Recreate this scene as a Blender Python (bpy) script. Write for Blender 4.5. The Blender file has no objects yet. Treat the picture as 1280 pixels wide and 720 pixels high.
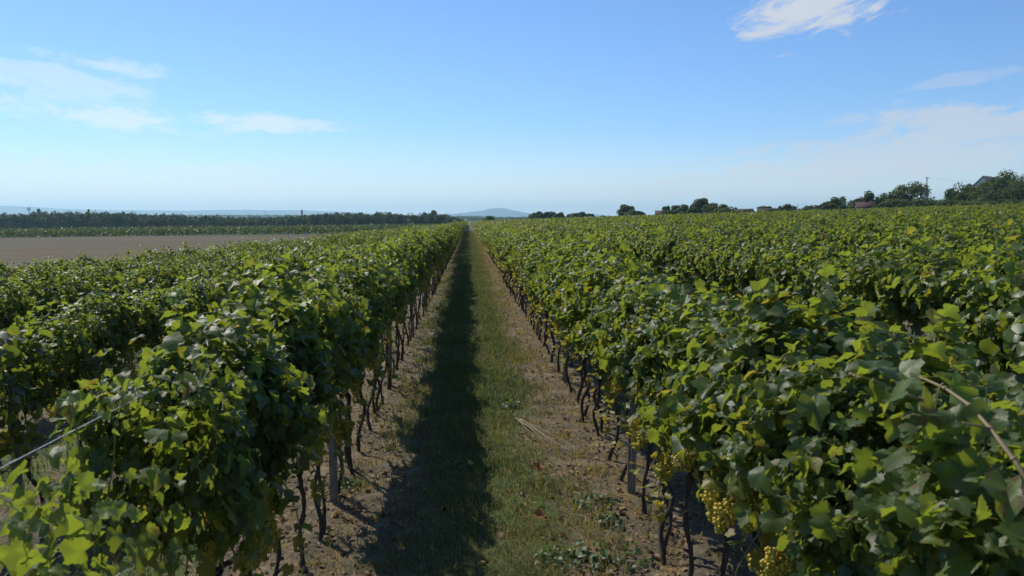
import bpy, math
import numpy as np

# ------------------------------------------------------------------ camera, sky, sun, exposure
sc = bpy.context.scene
COL = sc.collection
R = math.radians
FPX = 995.0                       # focal length in pixels of a 1280 px wide frame (28 mm lens)
YAW, PITCH = R(3.1), R(5.14)
EYE = 2.32

cam_d = bpy.data.cameras.new("camera")
cam_d.sensor_width = 36.0
cam_d.lens = 36.0 * FPX / 1280.0
cam_d.clip_start = 0.05
cam_d.clip_end = 60000
cam_d.dof.use_dof = True
cam_d.dof.focus_distance = 9.0
cam_d.dof.aperture_fstop = 5.6
cam = bpy.data.objects.new("camera", cam_d)
COL.objects.link(cam)
cam.location = (0, 0, EYE)
cam.rotation_euler = (math.pi / 2 - PITCH, 0, -YAW)
sc.camera = cam

SUN_AZ, SUN_EL = R(-38), R(47)    # azimuth measured from the row direction (+Y), negative = to the left
SUN_DIR = np.array([math.sin(SUN_AZ) * math.cos(SUN_EL), math.cos(SUN_AZ) * math.cos(SUN_EL), math.sin(SUN_EL)])

sc.view_settings.view_transform = 'Standard'
sc.view_settings.look = 'None'
sc.view_settings.gamma = 1.0
sc.view_settings.use_curve_mapping = False
sc.view_settings.exposure = -0.1
sc.cycles.use_denoising = True
sc.cycles.max_bounces = 8
sc.cycles.transparent_max_bounces = 8
sc.cycles.diffuse_bounces = 4
sc.cycles.transmission_bounces = 6
sc.cycles.volume_bounces = 2

sun_d = bpy.data.lights.new("sun", 'SUN')
sun_d.energy = 4.9
sun_d.angle = R(0.53)
sun_d.color = (1.0, 0.94, 0.85)
sun = bpy.data.objects.new("sun", sun_d)
COL.objects.link(sun)
from mathutils import Vector
sun.rotation_euler = Vector(tuple(SUN_DIR)).to_track_quat('Z', 'Y').to_euler()
sun.location = (-30, 30, 40)

SKY_STRENGTH = 0.115


class NT:
    """small helper round a node tree"""
    def __init__(self, tree):
        self.t = tree
        tree.nodes.clear()

    def n(self, kind, **kw):
        node = self.t.nodes.new(kind)
        ins = kw.pop('ins', {})
        for k, v in kw.items():
            setattr(node, k, v)
        for k, v in ins.items():
            self.put(node.inputs[k], v)
        return node

    def put(self, sock, v):
        if isinstance(v, bpy.types.NodeSocket):
            self.t.links.new(v, sock)
        elif isinstance(v, bpy.types.Node):
            self.t.links.new(v.outputs[0], sock)
        else:
            sock.default_value = v

    def m(self, op, a, b=None, c=None, clamp=False):
        node = self.t.nodes.new('ShaderNodeMath')
        node.operation = op
        node.use_clamp = clamp
        for i, v in enumerate((a, b, c)):
            if v is not None:
                self.put(node.inputs[i], v)
        return node.outputs[0]

    def vm(self, op, a, b=None):
        node = self.t.nodes.new('ShaderNodeVectorMath')
        node.operation = op
        self.put(node.inputs[0], a)
        if b is not None:
            self.put(node.inputs[1], b)
        return node.outputs['Value'] if op in ('LENGTH', 'DOT_PRODUCT', 'DISTANCE') else node.outputs[0]

    def mix(self, f, a, b, mode='MIX'):
        node = self.t.nodes.new('ShaderNodeMix')
        node.data_type = 'RGBA'
        node.blend_type = mode
        node.clamp_factor = True
        self.put(node.inputs['Factor'], f)
        A = [s for s in node.inputs if s.name == 'A' and s.type == 'RGBA'][0]
        B = [s for s in node.inputs if s.name == 'B' and s.type == 'RGBA'][0]
        for s, v in ((A, a), (B, b)):
            if isinstance(v, tuple) and len(v) == 3:
                v = (*v, 1.0)
            self.put(s, v)
        return [s for s in node.outputs if s.type == 'RGBA'][0]

    def step(self, v, lo, hi, to0=0.0, to1=1.0):
        node = self.t.nodes.new('ShaderNodeMapRange')
        node.interpolation_type = 'SMOOTHSTEP'
        self.put(node.inputs['Value'], v)
        for k, x in (('From Min', lo), ('From Max', hi), ('To Min', to0), ('To Max', to1)):
            self.put(node.inputs[k], x)
        return node.outputs[0]

    def noise(self, vec, scale, detail=4, rough=0.55, dist=0.0):
        node = self.t.nodes.new('ShaderNodeTexNoise')
        if vec is not None:
            self.put(node.inputs['Vector'], vec)
        node.inputs['Scale'].default_value = scale
        node.inputs['Detail'].default_value = detail
        node.inputs['Roughness'].default_value = rough
        node.inputs['Distortion'].default_value = dist
        return node.outputs['Fac']


def pix_dir(px, py):
    x, y = (px - 640) / FPX, (360 - py) / FPX
    # camera axes
    f = np.array([math.sin(YAW) * math.cos(PITCH), math.cos(YAW) * math.cos(PITCH), -math.sin(PITCH)])
    r = np.array([math.cos(YAW), -math.sin(YAW), 0.0])
    u = np.cross(r, f)
    d = f + x * r + y * u
    return d / np.linalg.norm(d)


def az_el(px, py):
    d = pix_dir(px, py)
    return math.atan2(d[0], d[1]), math.asin(d[2])


world = bpy.data.worlds.new("World")
sc.world = world
world.use_nodes = True
w = NT(world.node_tree)
sky = w.n('ShaderNodeTexSky', sky_type='NISHITA')
sky.sun_disc = False
sky.sun_elevation = SUN_EL
sky.sun_rotation = SUN_AZ
sky.altitude = 0
sky.air_density = 1.0
sky.dust_density = 0.1
sky.ozone_density = 5.0
gen = w.n('ShaderNodeTexCoord').outputs['Generated']
sep = w.n('ShaderNodeSeparateXYZ', ins={0: gen})
az = w.m('ARCTAN2', sep.outputs[0], sep.outputs[1])
el = w.m('ARCSINE', sep.outputs[2])
ae = w.n('ShaderNodeCombineXYZ', ins={0: az, 1: el}).outputs[0]
# thin cirrus: patches given by direction (azimuth, elevation), broken up by stretched noise
CLOUDS = [  # centre px, py, half width, half height, tilt deg, opacity, softness of noise, seed
    (105, 143, 190, 20, -7, .55, 1), (285, 148, 150, 13, -2, .50, 2), (350, 156, 90, 15, 2, .60, 12), (70, 98, 140, 30, -10, .36, 3), (150, 84, 60, 13, -6, .40, 14),
    (1015, -4, 115, 58, 14, .95, 4), (1190, 165, 260, 46, 6, .72, 5), (1080, 208, 360, 30, 5, .60, 6),
    (90, 222, 380, 38, 0, .26, 7), (1185, 103, 85, 9, 7, .30, 8), (720, 238, 300, 20, 3, .22, 9),
]
total = None
cloudc = w.mix(w.step(az, -0.35, 0.25), (8.6, 9.0, 9.4), (6.0, 6.4, 7.1))
for (cx, cy, hw, hh, tilt, op, seed) in CLOUDS:
    a0, e0 = az_el(cx, cy)
    v = w.vm('SUBTRACT', ae, (a0, e0, 0))
    rot = w.n('ShaderNodeVectorRotate', rotation_type='Z_AXIS', ins={'Vector': v, 'Angle': -R(tilt)}).outputs[0]
    e = w.vm('MULTIPLY', rot, (FPX / hw, FPX / hh, 0))
    nz = w.noise(w.vm('ADD', w.vm('MULTIPLY', rot, (9.0, 34.0, 0)), (seed * 3.1, seed * 1.7, seed)), 1.0, 9, 0.60, 0.5)
    fine = w.noise(w.vm('ADD', w.vm('MULTIPLY', rot, (24.0, 60.0, 0)), (seed * 1.1, seed * 2.7, seed)), 1.0, 6, 0.65, 0.8)
    body = w.m('SUBTRACT', 1.0, w.vm('LENGTH', e))
    nn = w.m('ADD', w.m('MULTIPLY', w.m('SUBTRACT', nz, 0.5), 2.3), w.m('MULTIPLY', w.m('SUBTRACT', fine, 0.5), 1.5))
    dens = w.step(w.m('ADD', body, nn), 0.18, 0.80, 0.0, op)
    dens = w.m('MULTIPLY', dens, w.step(body, -0.5, 0.1))
    total = dens if total is None else w.m('MAXIMUM', total, dens)
skyc = w.mix(total, w.vm('MULTIPLY', sky.outputs[0], (0.90, 1.08, 1.30)), cloudc)
skyc = w.mix(w.step(el, 0.11, -0.01, 0.0, 0.6), skyc, (8.6, 8.5, 8.2))
bg = w.n('ShaderNodeBackground', ins={'Color': skyc, 'Strength': SKY_STRENGTH})
w.n('ShaderNodeOutputWorld', ins={'Surface': bg.outputs[0]})

# ------------------------------------------------------------------ the lie of the land
L1, R1, ROW = -1.14, 1.36, 2.5


def smooth(t):
    t = np.clip(t, 0, 1)
    return t * t * (3 - 2 * t)


def zg(X, Y):
    X = np.asarray(X, float); Y = np.asarray(Y, float)
    z = -0.0050 * np.clip(Y, -200, 520)
    far = smooth((np.abs(Y) - 450) / 900)
    fade = 1 - smooth((Y - 420) / 700)
    right = np.maximum(X - 1.36, 0)
    z = z + 0.036 * (150 * (1 - np.exp(-(right / 150) ** 1.0)) * .42 + np.minimum(right, 145) * .58) * fade
    left = np.maximum(-X - 1.14, 0)
    z = z - ((0.34 + .28 * smooth((Y - 14) / 18)) * (1 - np.exp(-left / 2.4)) + 0.011 * np.minimum(left, 320)) * 1.0
    z = z - 0.0015 * np.clip(Y, 0, 520) * smooth(left / 8)
    return z * (1 - far) + far * (-6.0)


def at(px, d):
    """ground position seen in picture column px at forward distance d"""
    lx = (px - 640) / FPX * d
    X = d * math.sin(YAW) + lx * math.cos(YAW)
    Y = d * math.cos(YAW) - lx * math.sin(YAW)
    return X, Y, float(zg(X, Y))


def z_at_pix(py, d):
    return EYE + (270.5 - py) / FPX * d


# ------------------------------------------------------------------ mesh building
def make_mesh(name, V, faces, mat=None, tint=None, uv=None, smooth_shade=False, mat_ids=None):
    """V (n,3); faces = list of int arrays (m,k)"""
    me = bpy.data.meshes.new(name)
    V = np.asarray(V, np.float32)
    faces = [np.asarray(f, np.int32) for f in faces if len(f)]
    loops = np.concatenate([f.ravel() for f in faces])
    sizes = np.concatenate([np.full(len(f), f.shape[1], np.int32) for f in faces])
    starts = np.concatenate([[0], np.cumsum(sizes)[:-1]]).astype(np.int32)
    me.vertices.add(len(V)); me.vertices.foreach_set('co', V.ravel())
    me.loops.add(len(loops)); me.loops.foreach_set('vertex_index', loops)
    me.polygons.add(len(sizes)); me.polygons.foreach_set('loop_start', starts)
    try:
        me.polygons.foreach_set('loop_total', sizes)
    except Exception:
        pass
    if smooth_shade:
        me.polygons.foreach_set('use_smooth', np.ones(len(sizes), bool))
    me.update(calc_edges=True)
    if tint is not None:
        a = me.attributes.new('tint', 'FLOAT_COLOR', 'POINT')
        c = np.ones((len(V), 4), np.float32); c[:, :tint.shape[1]] = tint
        a.data.foreach_set('color', c.ravel())
    if uv is not None:
        l = me.uv_layers.new(name='UVMap')
        l.data.foreach_set('uv', np.asarray(uv, np.float32)[loops].ravel())
    if mat is not None:
        for mm in (mat if isinstance(mat, (list, tuple)) else [mat]):
            me.materials.append(mm)
    if mat_ids is not None:
        me.polygons.foreach_set('material_index', np.asarray(mat_ids, np.int32))
    me.validate()
    return me


def link(name, me, parent=None, loc=None):
    o = bpy.data.objects.new(name, me)
    COL.objects.link(o)
    if parent is not None:
        o.parent = parent
    if loc is not None:
        o.location = loc
    return o


def tag(o, label=None, cat=None, group=None, kind=None):
    if label: o['label'] = label
    if cat: o['category'] = cat
    if group: o['group'] = group
    if kind: o['kind'] = kind
    return o


class MB:
    """collects pieces into one mesh"""
    def __init__(self):
        self.V, self.F, self.T, self.n = [], [], [], 0

    def add(self, V, F, tint=(0.5, 0, 0)):
        V = np.asarray(V, float)
        for f in F:
            if len(f):
                self.F.append(np.asarray(f, np.int64) + self.n)
        self.V.append(V)
        t = np.asarray(tint, float)
        self.T.append(np.tile(t, (len(V), 1)) if t.ndim == 1 else t)
        self.n += len(V)

    def tube(self, P, rad, k=6, tint=(0.5, 0, 0), cap=True, rough=0.0, rng=None):
        P = np.asarray(P, float); n = len(P)
        rad = np.broadcast_to(np.asarray(rad, float), (n,))
        D = np.gradient(P, axis=0); D /= np.linalg.norm(D, axis=1)[:, None] + 1e-9
        ref = np.array([1.0, 0, 0]) if abs(D[0, 0]) < .8 else np.array([0, 1.0, 0])
        V = []
        for i in range(n):
            a = np.cross(D[i], ref); a /= np.linalg.norm(a) + 1e-9
            b = np.cross(D[i], a)
            th = np.arange(k) * 2 * math.pi / k
            rr = rad[i] * (1 + (rough * rng.normal(0, 1, k)[:, None] if rough else 0))
            V.append(P[i] + rr * (np.cos(th)[:, None] * a + np.sin(th)[:, None] * b))
            ref = b if False else ref
        V = np.concatenate(V)
        i, j = np.meshgrid(np.arange(n - 1), np.arange(k), indexing='ij')
        q = np.stack([i * k + j, i * k + (j + 1) % k, (i + 1) * k + (j + 1) % k, (i + 1) * k + j], -1).reshape(-1, 4)
        F = [q]
        if cap:
            F.append(np.array([np.arange(k)[::-1]])); F.append(np.array([(n - 1) * k + np.arange(k)]))
        self.add(V, F, tint)

    def box(self, lo, hi, tint=(0.5, 0, 0)):
        x0, y0, z0 = lo; x1, y1, z1 = hi
        V = [(x0, y0, z0), (x1, y0, z0), (x1, y1, z0), (x0, y1, z0), (x0, y0, z1), (x1, y0, z1), (x1, y1, z1), (x0, y1, z1)]
        F = [np.array([(0, 3, 2, 1), (4, 5, 6, 7), (0, 1, 5, 4), (1, 2, 6, 5), (2, 3, 7, 6), (3, 0, 4, 7)])]
        self.add(V, F, tint)

    def mesh(self, name, mat, smooth_shade=True):
        return make_mesh(name, np.concatenate(self.V), self._grouped(), mat, np.concatenate(self.T), None, smooth_shade)

    def _grouped(self):
        by = {}
        for f in self.F:
            by.setdefault(f.shape[1], []).append(f)
        return [np.concatenate(v) for v in by.values()]


# ------------------------------------------------------------------ materials
def new_mat(name):
    m = bpy.data.materials.new(name)
    m.use_nodes = True
    return m, NT(m.node_tree)


def leaf_material(name, dark, light, yellow=(0.30, 0.24, 0.03), brown=(0.13, 0.06, 0.03), trans=(0.39, 0.47, 0.035), tfac=0.44,
                  rough=0.45, veins=True, under=(0.10, 0.15, 0.07), spec=0.45):
    m, t = new_mat(name)
    at_ = t.n('ShaderNodeAttribute', attribute_name='tint')
    s = t.n('ShaderNodeSeparateColor', ins={0: at_.outputs['Color']})
    tone, yel, dry = s.outputs[0], s.outputs[1], s.outputs[2]
    oi = t.n('ShaderNodeObjectInfo')
    tone2 = t.m('ADD', tone, t.m('MULTIPLY', t.m('SUBTRACT', oi.outputs['Random'], 0.5), 0.30))
    pos = t.n('ShaderNodeNewGeometry')
    blot = t.noise(pos.outputs['Position'], 38.0, 3, 0.6)
    col = t.mix(tone2, dark, light)
    ymask = t.m('MULTIPLY', yel, t.step(blot, 0.25, 0.6, 0.55, 1.0))
    col = t.mix(ymask, col, yellow)
    col = t.mix(t.m('MULTIPLY', dry, t.step(blot, 0.50, 0.60)), col, brown)
    trc = t.mix(ymask, t.mix(tone2, tuple(c * .7 for c in trans), trans), (0.55, 0.42, 0.04))
    trc = t.mix(t.m('MULTIPLY', dry, t.step(blot, 0.42, 0.62)), trc, (0.25, 0.10, 0.03))
    bump = None
    if veins:
        uvn = t.n('ShaderNodeUVMap', uv_map='UVMap')
        sp = t.n('ShaderNodeSeparateXYZ', ins={0: uvn.outputs[0]})
        au, vv = t.m('ABSOLUTE', sp.outputs[0]), sp.outputs[1]
        vein = None
        for ang in (0, 55, 112):
            sa, ca = math.sin(R(ang)), math.cos(R(ang))
            d = t.m('ABSOLUTE', t.m('SUBTRACT', t.m('MULTIPLY', au, ca), t.m('MULTIPLY', vv, sa)))
            along = t.m('ADD', t.m('MULTIPLY', au, sa), t.m('MULTIPLY', vv, ca))
            k = t.m('MULTIPLY', t.step(d, 0.004, 0.022, 1.0, 0.0), t.step(along, 0.0, 0.03))
            vein = k if vein is None else t.m('MAXIMUM', vein, k)
        # side ribs
        rib = t.m('SINE', t.m('ADD', t.m('MULTIPLY', vv, 42.0), t.m('MULTIPLY', au, -34.0)))
        rib = t.step(rib, 0.82, 1.0, 0.0, 0.35)
        vein2 = t.m('MAXIMUM', vein, rib)
        col = t.mix(t.m('MULTIPLY', vein2, 0.6), col, (0.14, 0.19, 0.05))
        trc = t.mix(t.m('MULTIPLY', vein2, 0.5), trc, tuple(c * .55 for c in trans))
        bump = t.n('ShaderNodeBump', ins={'Strength': 0.3, 'Distance': 0.003,
                                          'Height': t.m('ADD', t.m('MULTIPLY', vein2, -0.35), t.m('MULTIPLY', t.noise(uvn.outputs[0], 9.0, 3), 1.4))})
    back = pos.outputs['Backfacing']
    colb = t.mix(t.m('MULTIPLY', back, 0.75), col, t.mix(yel, under, yellow))
    p = t.n('ShaderNodeBsdfPrincipled', ins={'Base Color': colb, 'Roughness': t.mix(back, (rough,) * 3, (0.75,) * 3),
                                             'Specular IOR Level': spec})
    tr = t.n('ShaderNodeBsdfTranslucent', ins={'Color': trc})
    if bump is not None:
        t.put(p.inputs['Normal'], bump.outputs[0])
    mx = t.n('ShaderNodeMixShader', ins={0: tfac, 1: p.outputs[0], 2: tr.outputs[0]})
    t.n('ShaderNodeOutputMaterial', ins={'Surface': mx.outputs[0]})
    return m


VINE_DARK, VINE_LIGHT = (0.021, 0.052, 0.017), (0.106, 0.152, 0.027)
M_LEAF = leaf_material('vine_leaf', VINE_DARK, VINE_LIGHT)
M_LEAF_FAR = leaf_material('vine_leaf_far', VINE_DARK, VINE_LIGHT, veins=False, tfac=0.36)
M_YOUNG = leaf_material('young_vine_leaf', (0.026, 0.050, 0.016), (0.062, 0.090, 0.028), trans=(.20, .28, .03), tfac=.3, veins=False)
M_TREE = leaf_material('tree_leaf', (0.032, 0.054, 0.018), (0.085, 0.110, 0.032), trans=(0.16, 0.24, 0.03), tfac=0.34, veins=False, rough=0.6)
M_WOOD_LEAF = leaf_material('wood_leaf', (0.024, 0.050, 0.014), (0.066, 0.100, 0.026), trans=(0.10, 0.17, 0.02), tfac=0.25, veins=False, rough=0.65, spec=0.3)
M_RED = leaf_material('red_leaf', (0.10, 0.035, 0.025), (0.15, 0.055, 0.04), trans=(0.25, 0.08, 0.04), tfac=0.25, veins=False, under=(0.12, .06, .05), rough=.7)
M_GRASS = leaf_material('grass_blade', (0.048, 0.092, 0.018), (0.112, 0.172, 0.040), yellow=(0.27, 0.215, 0.125), brown=(0.16, 0.09, 0.05),
                        trans=(0.20, 0.27, 0.05), tfac=0.30, veins=False, under=(0.07, 0.10, 0.03), rough=0.5)
M_LITTER = leaf_material('dry_litter', (0.16, 0.10, 0.055), (0.30, 0.21, 0.12), yellow=(0.33, 0.20, 0.06), trans=(0.25, 0.15, 0.05), tfac=0.15,
                         veins=False, under=(0.22, 0.16, 0.10), rough=0.8)


def simple_mat(name, c0, c1, scale, rough=0.85, bump=0.5, dist=0.01, stretch=(1, 1, 1), spec=0.3, detail=6, metallic=0.0, sss=0.0):
    m, t = new_mat(name)
    tc = t.n('ShaderNodeTexCoord').outputs['Object']
    v = t.vm('MULTIPLY', tc, stretch)
    n1 = t.noise(v, scale, detail, 0.65)
    col = t.mix(t.step(n1, 0.3, 0.7), c0, c1)
    bp = t.n('ShaderNodeBump', ins={'Strength': bump, 'Distance': dist, 'Height': n1})
    p = t.n('ShaderNodeBsdfPrincipled', ins={'Base Color': col, 'Roughness': rough, 'Specular IOR Level': spec, 'Normal': bp.outputs[0], 'Metallic': metallic})
    if sss:
        p.inputs['Subsurface Weight'].default_value = sss
        p.inputs['Subsurface Radius'].default_value = (0.02, 0.014, 0.004)
    t.n('ShaderNodeOutputMaterial', ins={'Surface': p.outputs[0]})
    return m


M_BARK = simple_mat('vine_bark', (0.030, 0.022, 0.016), (0.105, 0.078, 0.056), 55, 0.95, 1.0, 0.02, (1, 1, 0.22))
M_TBARK = simple_mat('tree_bark', (0.03, 0.025, 0.02), (0.09, 0.075, 0.06), 6, 0.95, 0.8, 0.05, (1, 1, .3))
M_POST = simple_mat('weathered_post', (0.11, 0.105, 0.10), (0.23, 0.22, 0.20), 26, 0.7, 0.4, 0.004, (1, 1, 0.3))
M_WIRE = simple_mat('galvanised_wire', (0.22, 0.23, 0.24), (0.36, 0.37, 0.38), 60, 0.45, 0.1, 0.001, metallic=0.7)
M_WALL = simple_mat('white_plaster', (0.62, 0.60, 0.56), (0.76, 0.75, 0.72), 3, 0.9, 0.2, 0.01)
M_ROOF = simple_mat('red_roof_tile', (0.050, 0.024, 0.020), (0.080, 0.038, 0.030), 9, 0.85, 0.6, 0.03, (1, 4, 1))
M_ROOFB = simple_mat('brown_roof_tile', (0.030, 0.021, 0.017), (0.05, 0.034, 0.027), 9, 0.85, 0.5, 0.03)
M_ROOFD = simple_mat('dark_roof_edge', (0.02, 0.02, 0.02), (0.05, 0.045, 0.045), 9, 0.8, 0.4, 0.02)
M_GLASS = simple_mat('window_glass', (0.02, 0.025, 0.03), (0.03, 0.035, 0.045), 2, 0.1, 0.0, 0.001, spec=0.6)
M_POLE = simple_mat('pole_timber', (0.07, 0.06, 0.05), (0.14, 0.12, 0.10), 5, 0.9, 0.4, 0.01, (1, 1, .2))
M_GUARD = simple_mat('grow_tube', (0.42, 0.55, 0.58), (0.55, 0.68, 0.70), 8, 0.6, 0.1, 0.002)
M_TOWER = simple_mat('tower_render', (0.30, 0.32, 0.35), (0.42, 0.44, 0.46), .6, 0.8, 0.1, 0.01)
M_BRICK = simple_mat('tower_brick', (0.16, 0.07, 0.05), (0.22, 0.10, 0.07), .8, 0.9, 0.2, 0.01)


def shoot_material():
    m, t = new_mat('vine_shoot')
    at_ = t.n('ShaderNodeAttribute', attribute_name='tint')
    s = t.n('ShaderNodeSeparateColor', ins={0: at_.outputs['Color']})
    nz = t.noise(t.n('ShaderNodeNewGeometry').outputs['Position'], 30, 4)
    g = t.mix(nz, (0.11, 0.13, 0.03), (0.20, 0.19, 0.05))
    b = t.mix(nz, (0.14, 0.075, 0.035), (0.26, 0.16, 0.085))
    p = t.n('ShaderNodeBsdfPrincipled', ins={'Base Color': t.mix(s.outputs[0], g, b), 'Roughness': 0.55})
    t.n('ShaderNodeOutputMaterial', ins={'Surface': p.outputs[0]})
    return m


def grape_material():
    m, t = new_mat('white_grape')
    at_ = t.n('ShaderNodeAttribute', attribute_name='tint')
    s = t.n('ShaderNodeSeparateColor', ins={0: at_.outputs['Color']})
    pos = t.n('ShaderNodeNewGeometry').outputs['Position']
    col = t.mix(s.outputs[0], (0.50, 0.46, 0.065), (0.66, 0.49, 0.075))
    col = t.mix(t.step(t.noise(pos, 60, 4), 0.58, 0.75, 0, .7), col, (0.30, 0.14, 0.04))
    bloom = t.step(t.noise(pos, 25, 3), 0.4, 0.7, 0.25, 0.5)
    p = t.n('ShaderNodeBsdfPrincipled', ins={'Base Color': col, 'Roughness': bloom, 'Subsurface Weight': 0.35, 'Subsurface Scale': 0.5})
    p.inputs['Subsurface Radius'].default_value = (0.012, 0.009, 0.003)
    tr = t.n('ShaderNodeBsdfTranslucent', ins={'Color': (0.75, 0.58, 0.09, 1)})
    mx = t.n('ShaderNodeMixShader', ins={0: 0.25, 1: p.outputs[0], 2: tr.outputs[0]})
    t.n('ShaderNodeOutputMaterial', ins={'Surface': mx.outputs[0]})
    return m


M_SHOOT = shoot_material()
M_GRAPE = grape_material()


def ground_material():
    m, t = new_mat('vineyard_ground')
    pos = t.n('ShaderNodeNewGeometry').outputs['Position']
    sp = t.n('ShaderNodeSeparateXYZ', ins={0: pos})
    X, Y = sp.outputs[0], sp.outputs[1]
    flat = t.n('ShaderNodeCombineXYZ', ins={0: X, 1: Y}).outputs[0]
    big = t.noise(flat, 0.35, 4, 0.6)
    mid = t.noise(flat, 2.6, 5, 0.65)
    fine = t.noise(flat, 22.0, 6, 0.7)
    grit = t.noise(flat, 120.0, 4, 0.7)
    soil = t.mix(t.step(fine, 0.3, 0.7), (0.060, 0.050, 0.034), (0.152, 0.127, 0.086))
    soil = t.mix(t.step(mid, 0.42, 0.62), soil, t.mix(grit, (0.086, 0.072, 0.047), (0.195, 0.162, 0.11)))
    straw = t.mix(grit, (0.19, 0.145, 0.085), (0.36, 0.29, 0.185))
    soil = t.mix(t.step(t.m('ADD', mid, t.m('MULTIPLY', fine, .5)), 0.72, 0.95, 0, .75), soil, straw)
    grass = t.mix(fine, (0.040, 0.066, 0.017), (0.095, 0.135, 0.038))
    grass = t.mix(t.step(big, 0.45, 0.7, 0, .55), grass, straw)
    # lateral place inside an aisle: 0 at the trunks, 1 in the middle (rows every 2.5 m)
    fr = t.m('FRACT', t.m('DIVIDE', t.m('SUBTRACT', X, L1 - 25.0), ROW))
    cen = t.m('ABSOLUTE', t.m('SUBTRACT', fr, 0.52))
    edge = t.m('ADD', cen, t.m('MULTIPLY', t.m('SUBTRACT', mid, 0.5), 0.42))
    gm = t.step(edge, 0.10, 0.30, 1.0, 0.0)
    infield = t.m('MULTIPLY', t.step(X, -14.0, -12.5), t.step(Y, 378.0, 395.0, 1.0, 0.0))
    col = t.mix(gm, soil, grass)
    # the open country beyond: patchwork of greens and straw
    vor = t.n('ShaderNodeTexVoronoi', ins={'Vector': t.vm('MULTIPLY', flat, (0.006, 0.0022, 0)), 'Scale': 1.0})
    patch = t.n('ShaderNodeSeparateColor', ins={0: vor.outputs['Color']}).outputs[0]
    land = t.mix(patch, (0.055, 0.075, 0.028), (0.17, 0.14, 0.075))
    land = t.mix(t.step(patch, 0.25, 0.3, .8, 0), land, (0.03, 0.05, 0.02))
    land = t.mix(t.step(mid, .3, .7, 0, .4), land, (0.10, 0.10, 0.05))
    col = t.mix(infield, land, col)
    hgt = t.m('ADD', t.m('MULTIPLY', fine, 0.6), t.m('MULTIPLY', grit, 0.4))
    bp = t.n('ShaderNodeBump', ins={'Strength': 0.9, 'Distance': 0.03, 'Height': hgt})
    p = t.n('ShaderNodeBsdfPrincipled', ins={'Base Color': col, 'Roughness': 0.95, 'Specular IOR Level': 0.15, 'Normal': bp.outputs[0]})
    t.n('ShaderNodeOutputMaterial', ins={'Surface': p.outputs[0]})
    return m


def field_material():
    m, t = new_mat('stubble')
    pos = t.n('ShaderNodeNewGeometry').outputs['Position']
    sp = t.n('ShaderNodeSeparateXYZ', ins={0: pos})
    flat = t.n('ShaderNodeCombineXYZ', ins={0: sp.outputs[0], 1: sp.outputs[1]}).outputs[0]
    streak = t.noise(t.vm('MULTIPLY', flat, (0.03, 0.30, 0)), 1.0, 5, 0.6)
    tuft = t.noise(t.vm('MULTIPLY', flat, (1.2, .8, 0)), 1.0, 5, 0.7)
    big = t.noise(t.vm('MULTIPLY', flat, (0.012, 0.02, 0)), 1.0, 3, 0.5)
    col = t.mix(t.step(streak, 0.35, 0.65), (0.088, 0.066, 0.032), (0.125, 0.096, 0.047))
    col = t.mix(t.step(tuft, 0.45, 0.7, 0, .6), col, (0.075, 0.062, 0.034))
    col = t.mix(t.step(big, 0.40, 0.62, 0, .65), col, (0.064, 0.072, 0.030))
    bp = t.n('ShaderNodeBump', ins={'Strength': 0.8, 'Distance': 0.08, 'Height': tuft})
    p = t.n('ShaderNodeBsdfPrincipled', ins={'Base Color': col, 'Roughness': 0.95, 'Specular IOR Level': 0.15, 'Normal': bp.outputs[0]})
    t.n('ShaderNodeOutputMaterial', ins={'Surface': p.outputs[0]})
    return m


def hill_material():
    m, t = new_mat('far_hill')
    pos = t.n('ShaderNodeNewGeometry').outputs['Position']
    n1 = t.noise(t.vm('MULTIPLY', pos, (.002, .002, .006)), 1.0, 5, 0.6)
    p = t.n('ShaderNodeBsdfPrincipled', ins={'Base Color': t.mix(n1, (0.025, 0.045, 0.025), (0.07, 0.085, 0.04)), 'Roughness': 1.0, 'Specular IOR Level': 0.1})
    t.n('ShaderNodeOutputMaterial', ins={'Surface': p.outputs[0]})
    return m


# ------------------------------------------------------------------ setting: ground, field, hills, haze
def axis(fine_lo, fine_hi, step, lo, hi, growth=1.12):
    xs = list(np.arange(fine_lo, fine_hi + 1e-6, step))
    s = step
    x = fine_hi
    while x < hi:
        s *= growth; x += s; xs.append(min(x, hi))
    s = step; x = fine_lo; left = []
    while x > lo:
        s *= growth; x -= s; left.append(max(x, lo))
    return np.array(left[::-1] + xs)


def bumps(X, Y, seed, scale, n=7):
    r = np.random.default_rng(seed)
    out = np.zeros_like(X, dtype=float)
    for _ in range(n):
        a = r.uniform(0, 2 * math.pi); k = scale * r.uniform(.5, 2.0)
        out += np.sin(X * k * math.cos(a) + Y * k * math.sin(a) + r.uniform(0, 6.28)) / n
    return out


xs = axis(-3.6, 3.9, 0.06, -16000, 16000)
ys = axis(3.5, 16.0, 0.08, -300, 17000)
GX, GY = np.meshgrid(xs, ys, indexing='ij')
near = np.exp(-(GX / 30) ** 2) * smooth((60 - GY) / 30)
GZ = zg(GX, GY) + near * (0.018 * bumps(GX, GY, 3, 3.0) + 0.022 * bumps(GX, GY, 4, 11.0, 9) + 0.014 * bumps(GX, GY, 5, 26, 12))
nx, ny = GX.shape
ii, jj = np.meshgrid(np.arange(nx - 1), np.arange(ny - 1), indexing='ij')
gq = np.stack([ii * ny + jj, (ii + 1) * ny + jj, (ii + 1) * ny + jj + 1, ii * ny + jj + 1], -1).reshape(-1, 4)
ground = link('ground', make_mesh('ground', np.stack([GX, GY, GZ], -1).reshape(-1, 3), [gq], ground_material(), smooth_shade=True))
tag(ground, 'dry brown soil with mown grass strips between the vine rows', None, kind='structure')


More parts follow.
